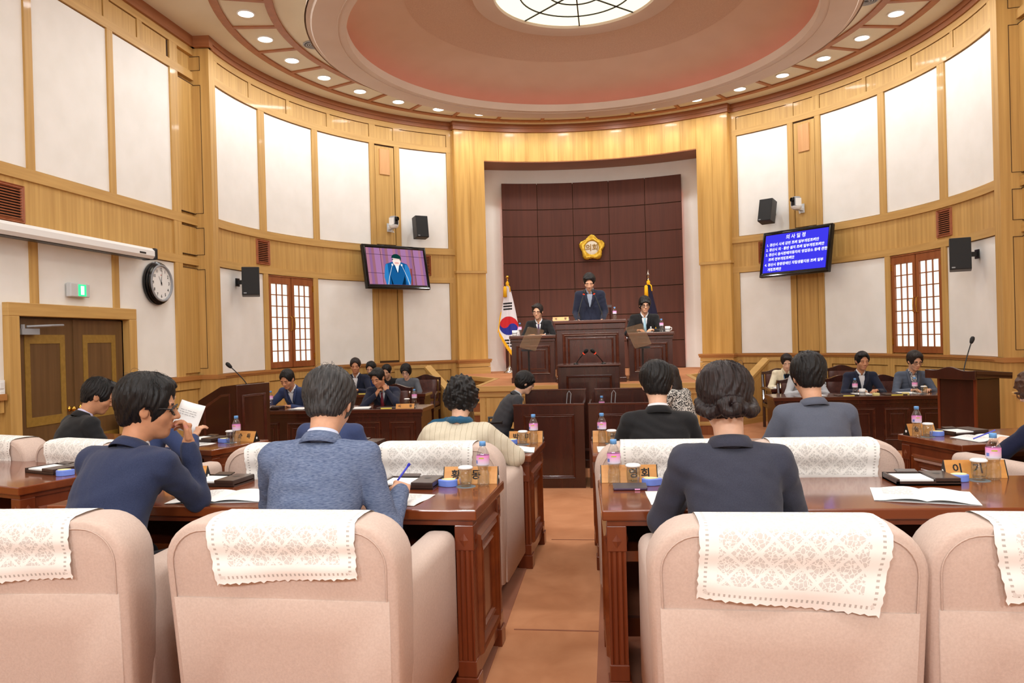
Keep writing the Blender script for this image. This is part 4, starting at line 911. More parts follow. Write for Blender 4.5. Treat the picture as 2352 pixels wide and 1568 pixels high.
# centre lectern with two microphones
t = thing('speaker_lectern', 'dark central lectern with two gooseneck microphones before the rostrum', 'lectern', (.085, 9.3, 0))
obj('body', MB().bb(-.36, .36, -.28, .28, 0, 1.20), dark, t, bevel=.006); obj('top', MB().bb(-.375, .375, -.3, .3, 1.2, 1.225), darktop, t, bevel=.006)
obj('panel_moulding', MB().frame(-.27, .27, .2, 1.10, .03, .018, -.28), darktop, t); obj('base', MB().bb(-.38, .38, -.3, .3, 0, .1), dark, t, bevel=.006)
obj('side_moulding', MB().frame(-.2, .2, .2, 1.1, .03, .016, -.36), darktop, t, M=Matrix.Rotation(-PI/2, 4, 'Z'))
red_led = emitter('mic_red_ring', (255, 60, 30), 2.5)
def goose(label, base, tip, name='gooseneck_microphone', led=True, bend=.25):
    b, e = Vector(base), Vector(tip); t = thing(name, label, 'microphone', b); d = e-b
    p1 = Vector((0, 0, d.z*.35))*bend*2+d*.15; pts = [Vector((0, 0, 0))]
    for k in range(1, 9):
        q = k/8; pts.append(p1*(2*q*(1-q))+d*q*q)
    obj('stem', MB().tube(pts, .006, 6), black_m, t); obj('foot', MB().lathe([(0, 0), (.03, 0), (.028, .012), (.012, .02), (0, .02)], 14), black_m, t)
    dr_ = (pts[-1]-pts[-2]).normalized(); M = T3(*pts[-1]) @ dr_.to_track_quat('Z', 'Y').to_matrix().to_4x4()
    hd = obj('capsule', MB().lathe([(0, .0), (.012, .0), (.02, .02), (.024, .05), (.018, .075), (0, .085)], 14), spk_mesh, t, smooth=True, M=M)
    if led: obj('light_ring', MB().lathe([(.0125, -.008), (.015, -.006), (.015, .0), (.0125, .002)], 14, cap=False), red_led, hd)
goose('left of the two gooseneck microphones on the centre lectern', (-.07, 9.12, 1.225), (.035, 8.98, 1.36)); goose('right of the two gooseneck microphones on the centre lectern', (.26, 9.12, 1.225), (.16, 8.98, 1.36))
goose('left gooseneck microphone in front of the standing speaker', (-.16, 11.85, PLAT+.93), (-.05, 11.95, 2.22), led=True); goose('right gooseneck microphone in front of the standing speaker', (.25, 11.85, PLAT+.93), (.11, 11.95, 2.22), led=True)
# clerks' booths in front of the lectern
for s, x0, x1, lb in ((-1, -.67, .06, 'left'), (1, .105, .83, 'right')):
    t = thing('clerk_booth', 'dark boxed stenographer desk, %s of the pair below the lectern' % lb, 'desk', ((x0+x1)/2, 7.82, 0)); w_ = (x1-x0)/2
    obj('front_board', MB().bb(-w_, w_, 0, .04, 0, .865), dark, t); obj('top_rail', MB().bb(-w_-.005, w_+.005, -.005, .05, .85, .87), darktop, t, bevel=.004)
    obj('panel_moulding', MB().frame(-w_+.1, w_-.1, .1, .76, .03, .016, 0), darktop, t)
    for q in (-1, 1): obj('side_board', MB().bb(q*w_-.02 if q > 0 else -w_, w_ if q > 0 else -w_+.02, .04, .62, 0, .86), dark, t)
    obj('worktop', MB().bb(-w_+.02, w_-.02, .04, .6, .70, .73), darktop, t); obj('rear_screen', MB().bb(-w_+.06, w_, .58, .62, .3, .97), dark, t); obj('rear_rail', MB().bb(-w_+.055, w_+.005, .575, .63, .965, .98), darktop, t, bevel=.003)
    lp = thing('book_rest', 'thin metal book rest on the %s stenographer desk' % lb, 'book rest', ((x0+x1)/2+(.2 if s < 0 else -.1), 8.1, .73))
    obj('wire', MB().tube([(-.04, 0, 0), (-.02, .02, .22), (.0, .02, .25), (.02, .02, .22), (.0, 0, 0)], .004, 5), grey_m, lp)
# teleprompters
tp_glass = thin_glass('teleprompter_glass', (250, 240, 230), .25)
for s, xb, lb in ((-1, -.775, 'left'), (1, .775, 'right')):
    t = thing('teleprompter', 'slanted see-through speech prompter glass on a thin stand, %s of the rostrum' % lb, 'teleprompter', (xb, 10.4, 0))
    obj('stand', MB().tube([(0, 0, 0), (0, 0, 1.38)], .013, 8).lathe([(0, 0), (.16, 0), (.16, .015), (.02, .03), (0, .03)], 20), dkgrey, t); obj('collar', MB().tube([(0, 0, .8), (0, 0, .86)], .02, 8).bb(-.1, .1, -.02, .02, 1.375, 1.40), dkgrey, t)
    g = MB(); x0 = s*-.0
    for yo in (-.003, .003): pass
    P_ = []
    w0, hh = .235, .32
    poly = []
    for (cx_, cz_, a0) in ((w0/2-.02, -hh/2+.02, -90), (w0/2-.02, hh/2-.02, 0), (-w0/2+.02, hh/2-.02, 90), (-w0/2+.02, -hh/2+.02, 180)):
        for k in range(5): a = math.radians(a0+k*22.5); poly.append((cx_+.02*math.cos(a), cz_+.02*math.sin(a)))
    g.prism(poly, -.003, .003, T3(-s*.055, -.06, 1.545, 0, PI/2-.35) @ Matrix(((1, 0, 0, 0), (0, 1, 0, 0), (0, 0, 1, 0), (0, 0, 0, 1))) @ Matrix.Rotation(s*.26, 4, 'Z') @ Matrix(((1, -s*.12, 0, 0), (0, 1, 0, 0), (0, 0, 1, 0), (0, 0, 0, 1))))
    obj('glass', g, tp_glass, t)
# side lecterns (local -Y is the front board, turned to the middle of the floor)
t = thing('side_lectern', 'dark lectern with a curved crest and overhanging top by the right wall', 'lectern', (4.16, 8.75, 0), math.radians(-62))
obj('body', MB().bb(-.225, .225, -.175, .175, 0, 1.0), dark, t, bevel=.006)
for sx_ in (-1, 1): obj('edge_strip', MB().bb(sx_*.215-.014, sx_*.215+.014, -.182, -.16, .08, 1.0), mahog_v, t)
cv = []
for k in range(25):
    u = k/24*2-1; cv.append((u*.30, 1.085+.045*math.exp(-(u/.38)**2)+.012*abs(u)**3))
obj('crest_board', MB().prism(cv+[(.30, 1.0), (-.30, 1.0)], 0, .03, T3(0, -.25, 0, 0, PI/2)), dark, t, bevel=.004)
RB = T3(0, 0, 1.02, 0, math.radians(-4))
obj('reading_board', MB().bb(-.30, .30, -.27, .27, 0, .03, RB), dark, t, bevel=.006)
for sx_ in (-1, 1): obj('tray_side', MB().bb(sx_*.285-.015, sx_*.285+.015, -.27, .27, -.01, .06, RB), dark, t, bevel=.004)
obj('plinth', MB().bb(-.25, .25, -.2, .2, 0, .08), dark, t, bevel=.006)
t = thing('side_lectern', 'dark lectern with raised panels and sloping sides by the left wall', 'lectern', (-3.86, 8.05, 0), math.radians(73))
sd = [(-.27, 0), (.28, 0), (.28, .955), (-.06, 1.115), (-.27, 1.13)]
for x in (-.25, .22):
    obj('side_board', MB().add([(x, y, z) for y, z in sd]+[(x+.03, y, z) for y, z in sd], [(0, 1, 2, 3, 4), (9, 8, 7, 6, 5)]+[(i, (i+1) % 5, (i+1) % 5+5, i+5) for i in range(5)]), dark, t)
obj('front_board', MB().bb(-.25, .25, -.29, -.26, 0, 1.13), dark, t, bevel=.004); obj('reading_board', MB().bb(-.23, .23, -.25, -.06, 1.08, 1.1), darktop, t); obj('sloped_board', MB().bb(-.23, .23, -.18, .18, 0, .02, T3(0, .11, 1.0, 0, math.radians(-25))), darktop, t); obj('back_board', MB().bb(-.22, .22, .24, .27, 0, .9), dark, t)
obj('panel_moulding', MB().frame(-.18, .18, .14, 1.02, .03, .016, -.29), darktop, t)
fr5 = []
for q, dd in ((0, 0), (.25, .014), (.6, .008), (1, 0)):
    w_ = .028*q; fr5 += [(-.25-dd, -.19+w_, .14+w_), (-.25-dd, .2-w_, .14+w_), (-.25-dd, .2-w_, .90-w_), (-.25-dd, -.06-w_*0, 1.03-w_), (-.25-dd, -.19+w_, 1.04-w_)]
obj('side_moulding', MB().add(fr5, [(5*i+j, 5*i+(j+1) % 5, 5*i+5+(j+1) % 5, 5*i+5+j) for i in range(3) for j in range(5)]), darktop, t)
goose('gooseneck microphone on the left-wall lectern', (-3.72, 8.1, 1.1), (-3.88, 8.05, 1.31), led=False); goose('gooseneck microphone on the right-wall lectern', (4.1, 8.72, 1.05), (4.21, 8.78, 1.37), led=False)
# black office chair of the stenographer
t = thing('office_chair', 'black leather swivel chair of the stenographer', 'chair', (-.93, 8.25, 0), -PI/2)
bl = noisy('black_leather', (22, 22, 23), (30, 30, 31), (1, 1, 1), 20, 3, .35, .3, .1)
obj('seat', MB().bb(-.24, .24, -.23, .23, .42, .5), bl, t, bevel=.035, seg=3); obj('backrest', slab(rrect(.44, .4, .1, 5, .48), -.3, -.2, .04, .1), bl, t, smooth=True)
obj('gas_lift', MB().tube([(0, 0, .1), (0, 0, .43)], .03, 10), chrome, t)
for k in range(5): a = 2*PI*k/5; obj('base_spoke', MB().tube([(0, 0, .1), (.27*math.cos(a), .27*math.sin(a), .07)], [.03, .018], 6), black_m, t); obj('caster', MB().ball((.28*math.cos(a), .28*math.sin(a), .032), .03, 8, 6), black_m, t)
for s in (-1, 1): obj('arm_rest', MB().tube([(s*.25, -.1, .46), (s*.29, -.12, .66), (s*.29, .12, .67)], .018, 6), black_m, t)
# ================================================================== things on the desks
pet = thin_glass('clear_bottle', (247, 250, 252), .10, .04, 1.5); clear = thin_glass('clear_tumbler', (247, 249, 248), .07, .03, 1.5)
water = thin_glass('water', (252, 252, 251), .02, .02, 1.25); bcap = plain('bottle_cap_blue', (110, 170, 232), .4)
def label_material():
    m, nt, b = _nodes('pink_bottle_label'); L = nt.links.new
    tc = N(nt, 'ShaderNodeTexCoord'); sp = N(nt, 'ShaderNodeSeparateXYZ'); rp = N(nt, 'ShaderNodeValToRGB'); L(tc.outputs['Generated'], sp.inputs[0]); L(sp.outputs[2], rp.inputs[0])
    e = rp.color_ramp.elements; e[0].position = 0; e[0].color = (*lin((222, 222, 240)), 1); e[1].position = 1; e[1].color = (*lin((244, 150, 216)), 1)
    q = e.new(.35); q.color = (*lin((236, 205, 232)), 1); q = e.new(.85); q.color = (*lin((240, 150, 214)), 1)
    L(rp.outputs[0], b.inputs['Base Color']); b.inputs['Roughness'].default_value = .35; return m
plabel = label_material(); lgreen = plain('label_green', (190, 200, 60), .5); lblue = plain('label_blue', (110, 130, 200), .5); lpurple = plain('label_square', (200, 120, 190), .5)
prof = [(0, .003), (.024, 0), (.03, .006), (.0315, .02), (.030, .03), (.0315, .04), (.030, .05), (.0315, .06), (.027, .075), (.0255, .085), (.029, .1), (.0325, .108), (.0325, .152), (.030, .162), (.022, .182), (.014, .196), (.013, .205)]
B_body = mesh_of(MB().lathe(prof, 20, cap=False), 'bottle_body', pet, True)
B_cap = mesh_of(MB().lathe([(0, .222), (.0155, .222), (.0165, .218), (.0165, .2), (.0, .2)], 18), 'cap', bcap, True)
B_lab = mesh_of(MB().lathe([(.033, .106), (.0333, .108), (.0333, .152), (.033, .154)], 20, cap=False), 'paper_label', plabel, True)
B_wat = mesh_of(MB().lathe([(0, .004), (.0285, .006), (.029, .06), (.0245, .085), (.030, .108), (.030, .15), (0, .15)], 18), 'water', water, True)
B_g = mesh_of(MB().add([(.034*math.sin(a), -.034*math.cos(a), z) for z in (.139, .145) for a in (-.45, -.2, .05, .3)], [(0, 1, 5, 4), (1, 2, 6, 5), (2, 3, 7, 6)]), 'printed_strip', lgreen)
B_b = mesh_of(MB().add([(.034*math.sin(a), -.034*math.cos(a), z) for z in (.114, .13) for a in (-1.2, -1.0, -.75)], [(0, 1, 4, 3), (1, 2, 5, 4)]), 'printed_mark', lblue)
def bottle(where, x, y, z, rz=0, sc=1):
    t = thing('water_bottle', 'pink-labelled water bottle '+where, 'bottle', (x, y, z), rz, 'pink-labelled water bottles', sc)
    for m in (B_body, B_cap, B_lab, B_wat, B_g, B_b): obj(m.name.split('.')[0], m, None, t)
G_out = mesh_of(MB().lathe([(0, .001), (.026, 0), (.030, .008), (.033, .03), (.0335, .06), (.031, .09), (.0295, .09), (.0315, .06), (.031, .03), (.028, .018), (0, .016)], 24, cap=False), 'tumbler_wall', clear, True)
G_base = mesh_of(MB().lathe([(0, .006), (.025, .005), (.027, .016), (.02, .019), (0, .018)], 16), 'thick_base', pet, False)
G_lid = mesh_of(MB().lathe([(0, .102), (.03, .101), (.037, .096), (.038, .09), (.034, .088), (0, .09)], 24), 'paper_lid', paper, True)
G_coast = mesh_of(MB().lathe([(0, .002), (.047, .002), (.05, 0), (0, 0)], 28), 'coaster', plain('grey_felt', (110, 118, 122), .9))
def glass(where, x, y, z, lid=True):
    co = tag(obj('coaster', G_coast, None), 'round grey coaster under the glass '+where, 'coaster', 'grey coasters'); co.location = (x, y, z)
    t = thing('drinking_glass', 'paper-lidded clear tumbler '+where, 'glass', (x, y, z+.002), 0, 'lidded tumblers')
    obj('tumbler_wall', G_out, None, t); obj('thick_base', G_base, None, t)
    if lid: obj('paper_lid', G_lid, None, t)
blue_m = plain('sponge_blue', (116, 146, 236), .4); cream_m = plain('sponge_cream', (248, 238, 176), .7)
dp = [(.045*math.cos(a)*(1+.22*(math.cos(a) > 0)*math.cos(a)**3), .034*math.sin(a)*(1-.25*max(0, math.cos(a)))) for a in [2*PI*i/26 for i in range(26)]]
D_body = mesh_of(MB().prism(dp, 0, .034), 'dish', blue_m); D_pad = mesh_of(MB().prism([(x*.72-.004, y*.72) for x, y in dp], .033, .037), 'sponge', cream_m)
def sponge(where, x, y, z, rz=0):
    t = thing('sponge_dish', 'blue oval sponge dish '+where, 'sponge dish', (x, y, z), rz, 'blue sponge dishes'); obj('dish', D_body, None, t, bevel=.004); obj('sponge', D_pad, None, t)
plate_w = noisy('nameplate_wood', (206, 140, 66), (224, 162, 86), (.3, 1, 2.2), 9, 5, .35, .4, .02, .3, .7, dist=1.2)
def nameplate(where, x, y, z, rz, L=.28, text=(), h=.085, flat=False, size=.052):
    t = thing('nameplate', 'wooden three-sided nameplate '+where, 'nameplate', (x, y, z), rz, 'wooden nameplates')
    d = h*.42
    obj('board', MB().add([(-L/2, -d, 0), (L/2, -d, 0), (L/2, d, 0), (-L/2, d, 0), (L/2, 0, h), (-L/2, 0, h)], [(0, 1, 4, 5), (2, 3, 5, 4), (0, 3, 2, 1), (1, 2, 4), (3, 0, 5)]), plate_w, t, bevel=.002)
    for s in (-1, 1):
        e = obj('end_cap', MB().add([(s*L/2, -d, 0), (s*L/2, d, 0), (s*L/2, 0, h), (s*(L/2+.004), -d, 0), (s*(L/2+.004), d, 0), (s*(L/2+.004), 0, h)], [(0, 1, 2), (3, 4, 5), (0, 1, 4, 3), (1, 2, 5, 4), (2, 0, 3, 5)]), black_m, t); obj('badge', MB().ball((s*(L/2+.005), 0, h*.35), (.003, .01, .01), 8, 6), whitep, e)
    an = math.atan2(h, d)
    for ch, u in text:
        text_mesh('letter', ch, size, ink, t, T3(u*L, -d/2-.0012, h/2+.0003, 0, an), .0004, .0012)
tray_m = plain('tray_leatherette', (58, 40, 34), .35, 0, .2)
def tray(where, x, y, z, rz, lid=True):
    """open memo tray: a low box with a paper stack, a flat cover on its right and a flap at the back"""
    t = thing('memo_tray', 'dark brown memo tray '+where, 'memo tray', (x, y, z), rz, 'brown memo trays'); w_, d_ = .28, .2
    obj('base', MB().bb(-w_/2, w_/2, -d_/2, d_/2, 0, .008).bb(-w_/2, -w_/2+.012, -d_/2, d_/2, 0, .03).bb(-w_/2, w_/2, -d_/2, -d_/2+.01, 0, .02).bb(-w_/2, w_/2, d_/2-.01, d_/2, 0, .03), tray_m, t)
    obj('note_paper', MB().bb(-w_/2+.016, w_/2-.115, -d_/2+.012, d_/2-.03, .008, .027), paper, t); obj('cover', MB().bb(w_/2-.112, w_/2, -d_/2, d_/2, .012, .036), tray_m, t, bevel=.003)
    obj('flap', MB().bb(-.06, .035, -.02, .02, 0, .006, T3(-.02, d_/2-.01, .034, 0, .15)), tray_m, t); obj('seal', MB().lathe([(0, .0365), (.018, .0365)], 20, T3(w_/2-.06, .02, 0), cap=False), dkgrey, t)
def text_block(t, M, w, h, n, head=None):
    m = MB()
    for i in range(n):
        y = h/2-h*(i+.5)/n; k = 0; x = -w/2
        while x < w/2-.01:
            l = random.uniform(.008, .03); m.add([(x, y-.0016, 0), (min(x+l, w/2), y-.0016, 0), (min(x+l, w/2), y+.0016, 0), (x, y+.0016, 0)], [(0, 1, 2, 3)]); x += l+.006
    o = obj('printed_lines', m, greyink, t, M=M, fix=False); o['kind'] = 'stuff'
def sheet(where, x, y, z, rz, w=.21, h=.297, curl=.0, lines=14, n=1, name='paper_sheet', cat='paper', adj='white printed sheet '):
    t = thing(name, adj+where, cat, (x, y, z), rz, 'loose papers')
    for k in range(n):
        P = [[(-w/2+w*i/8, -h/2+h*j/8, .002+.004*k+curl*math.exp(-((i/8)/.25)**2)+.002*math.sin(j*.9+k)) for i in range(9)] for j in range(9)]
        o = obj('sheet', MB().grid(P), paper, t, smooth=True, M=T3(0, 0, 0, .05*k)); s_ = o.modifiers.new('thick', 'SOLIDIFY'); s_.thickness = .0012
    if lines: text_block(t, T3(.015, .01, .0068+.004*(n-1)), w*.62, h*.7, lines)
def booklet(where, x, y, z, rz, w=.21, h=.29):
    """an open document whose pages arch away from the fold"""
    t = thing('open_document', 'open white document '+where, 'document', (x, y, z), rz, 'open documents')
    for s, lab in ((-1, 'page_block'), (1, 'page_block')):
        P = [[(s*w*i/10, -h/2+h*j/6, .004+.016*math.sin(PI*min(1, i/10*1.15+.05))**.8*(1-i/14)) for i in range(11)] for j in range(7)]; Q = [[(x_, y_, .0005) for x_, y_, z_ in r] for r in P]
        obj(lab, MB().grid(P).grid(Q), paper, t, smooth=True)
    text_block(t, T3(-.1, .02, .019), .12, .18, 10)
# nearest row
z = NH
bottle('at the right end of the left near desk', -.30, 3.76, z); glass('of the man in the grey-blue jacket', -.385, 3.735, z+.0); sponge('of the man in the grey-blue jacket', -.475, 3.745, z, PI)
nameplate('of the man in the grey-blue jacket', -.375, 3.83, z, .02, .275, (('황', -.28), ('동', .1)))
tray('of the man in the grey-blue jacket', -.67, 3.76, z, -.06); sheet('under the writing hand of the man in grey-blue', -.66, 3.43, z, -.18, .3, .24, lines=8)
bottle('at the left end of the right near desk', .352, 3.79, z, .1); glass('of the woman with the hair bun', .445, 3.775, z); sponge('of the woman with the hair bun', .53, 3.765, z, 0)
nameplate('of the woman with the hair bun', .425, 3.86, z, .04, .275, (('영', .08), ('회', .3)))
sheet('beside the woman with the hair bun', .60, 3.46, z, .05, .2, .28, lines=0)
t = thing('phone_case', 'dark purple phone in a folding case by the hair-bun woman', 'phone', (.425, 3.67, z), .05); obj('phone', MB().bb(-.08, .08, -.04, .04, 0, .012), plain('phone_purple', (66, 44, 70), .25, .3), t, bevel=.005); obj('case_flap', MB().bb(-.08, .08, -.04, .04, .013, .018, T3(0, .004, 0, 0, .12)), plain('case_grey', (70, 62, 66), .5), t, bevel=.002); obj('clasp', MB().bb(.02, .045, -.0415, -.039, .003, .009), plain('clasp_pink', (240, 170, 220), .3), t)
bottle('at the right end of the near row', 2.15, 3.89, z, -.2); glass('of the empty near-row seat', 2.075, 3.87, z); sponge('of the empty near-row seat', 1.975, 3.85, z, PI)
nameplate('of the empty near-row seat', 2.09, 3.955, z, .0, .275, (('이', -.3), ('기', .04))); tray('of the empty near-row seat', 1.80, 3.84, z, -.0); booklet('in front of the empty near-row armchair', 1.68, 3.50, z, -.25, .2, .28)
tray('of the man in the plain navy suit', -1.74, 3.83, z, -.1); nameplate('of the man in the plain navy suit', -1.98, 3.9, z, -.05, .26); booklet('under the elbow of the man in plain navy', -1.52, 3.47, z, .1, .24, .26)
tray('on the far left near desk', -3.02, 4.22, z, -.35); sponge('on the far left near desk', -2.85, 4.08, z, .4)
# second row
z = AH
bottle('by the aisle, second row left', -.235, 5.62, z); glass('of the woman in the linen top', -.315, 5.61, z); sponge('of the woman in the linen top', -.405, 5.64, z, PI); nameplate('of the woman in the linen top', -.305, 5.73, z, 0, .255, (('박', -.3), ('미', .06)))
tray('of the woman in the linen top', -.60, 5.66, z, -.1); booklet('right of the woman in the linen top', -.37, 5.3, z, .08, .17, .24); sheet('left of the woman in the linen top', -1.13, 5.5, z, .3, .21, .28, n=3)
t = thing('brown_folder', 'brown card folder on papers left of the linen-topped woman', 'folder', (-1.08, 5.54, z+.018), .3); obj('cover', MB().bb(-.1, .1, -.13, .13, 0, .006), plain('folder_card', (150, 90, 60), .6), t)
bottle('by the aisle, second row right', .27, 5.64, z); glass('of the man in black right of the aisle', .34, 5.61, z); nameplate('of the man in black right of the aisle', .33, 5.71, z, 0, .26, (('곽', .08),)); sheet('of the man in black right of the aisle', .34, 5.32, z, .05, .2, .26, lines=0)
tray('of the hidden navy-suited man', -1.56, 5.66, z, -.05)
bottle('on the far left second-row desk', -2.68, 5.82, z); glass('on the far left second-row desk', -2.745, 5.84, z); sponge('on the far left second-row desk', -2.81, 5.86, z, PI); nameplate('on the far left second-row desk', -2.66, 5.94, z, -.3, .22, (('순', -.2), ('득', .2)), size=.045); tray('on the far left second-row desk', -3.02, 5.98, z, -.3); sheet('on the far left second-row desk', -3.02, 5.75, z, -.3, .3, .21)
bottle('on the far right second-row desk', 2.53, 5.82, z); glass('on the far right second-row desk', 2.60, 5.81, z); sponge('on the far right second-row desk', 2.69, 5.87, z, PI); nameplate('on the far right second-row desk', 2.6, 5.95, z, .3, .22, (('송', -.2),), size=.045); tray('on the far right second-row desk', 2.9, 5.98, z, .3); booklet('under the hand of the woman in navy at the right edge', 2.96, 5.7, z, .3, .2, .27)
# officials
z = .70
def note(where, x, y, z, rz=0, n=2): sheet(where, x, y, z, rz, .21, .28, lines=0, n=n)
yel = plain('yellow_pad', (236, 214, 90), .7); cream = plain('cream_block', (236, 222, 150), .7)
def pad(where, x, y, z):
    t = thing('sticky_pad', 'small cream sticky-note block '+where, 'note pad', (x, y, z)); obj('block', MB().bb(-.035, .035, -.035, .035, 0, .03), cream, t, bevel=.003)
def folder(where, x, y, z, rz=0):
    t = thing('memo_folder', 'black memo folder with a yellow edge '+where, 'folder', (x, y, z), rz); obj('cover', MB().bb(-.13, .13, -.09, .09, 0, .014), tray_m, t, bevel=.003); obj('edge', MB().bb(-.07, .07, -.1, -.088, 0, .012), yel, t)
bottle('before the navy-suited official on the right', 3.47, 10.32, z, PI); bottle('before the man in the checked shirt', 4.2, 10.32, z, PI); pad('before the navy-suited official on the right', 3.72, 10.3, z); pad('before the man in the checked shirt', 4.08, 10.3, z)
folder('before the navy-suited official on the right', 3.36, 10.32, z, .05); folder('before the man in the checked shirt', 3.95, 10.33, z, .05); note('before the navy-suited official on the right', 3.62, 10.52, z); note('before the man in the checked shirt', 4.2, 10.55, z); note('before the man in pale grey', 3.0, 10.45, z)
def mug(where, x, y, z):
    t = thing('white_mug', 'white cup '+where, 'cup', (x, y, z)); obj('cup', MB().lathe([(0, .004), (.03, 0), (.038, .01), (.04, .085), (.037, .085), (.034, .012), (0, .012)], 20), whitep, t, smooth=True); obj('handle', MB().tube([(.038, 0, .07), (.062, 0, .06), (.06, 0, .03), (.037, 0, .02)], .006, 6), whitep, t); obj('coffee_band', MB().lathe([(.0405, .03), (.0405, .05)], 20, cap=False), grey_m, t)
mug('before the navy-suited official on the right', 3.56, 10.33, z); glass('beside the man in the checked shirt', 4.34, 10.4, z)
z = .71
nameplate('of the seated mayor', -2.24, 9.32, z, 0, .24, (('시', -.3), ('장', .3)), .06, size=.04); bottle('beside the seated mayor', -2.2, 9.62, z, PI); glass('beside the seated mayor', -2.3, 9.62, z); note('before the seated mayor', -2.85, 9.45, z, .2); folder('before the seated mayor', -2.5, 9.42, z, .1); note('under the hand of the man writing at the left', -3.7, 9.5, z, -.1); tray('before the man writing at the left', -4.1, 9.5, z, 0); bottle('beside the man writing at the left', -4.25, 9.8, z, PI)
folder('in the second row on the left', -3.75, 12.25, .70, 0); pad('in the second row on the left', -3.55, 12.2, .70); note('before the woman in grey', -3.1, 12.3, .70)
booklet('under the hands of the woman in the cream jacket', 2.98, 11.92, .70, 0, .2, .26); tray('on the second-row desk at the right', 3.65, 11.95, .70, 0)
# dais
z = PLAT+.725
bottle('on the left clerk desk of the dais', -1.05, 11.75, z, PI, .9); mug('on the left clerk desk of the dais', -1.13, 11.72, z); bottle('on the right clerk desk of the dais', 1.12, 11.75, z, PI, .9); mug('on the right clerk desk of the dais', 1.21, 11.75, z); note('before the left-hand clerk', -.82, 11.8, z); note('before the right-hand clerk', .88, 11.8, z)
nameplate('of the presiding speaker on the rostrum', -.39, 11.45, PLAT+.93, 0, .24, (('의', -.3), ('장', .3)), .06, size=.04); bottle('on the rostrum', .42, 11.85, PLAT+.93, PI, .9)
note('on the rostrum', .05, 11.8, PLAT+.93, 0, 1)
bottle('behind the screen of the right stenographer desk', .24, 8.0, .73, 0, .9)
for s_, x_ in ((-1, -.19), (1, .33)): bottle('on the centre lectern, '+('left side' if s_ < 0 else 'right side'), x_, 9.5, 1.225, PI, .15) if False else None
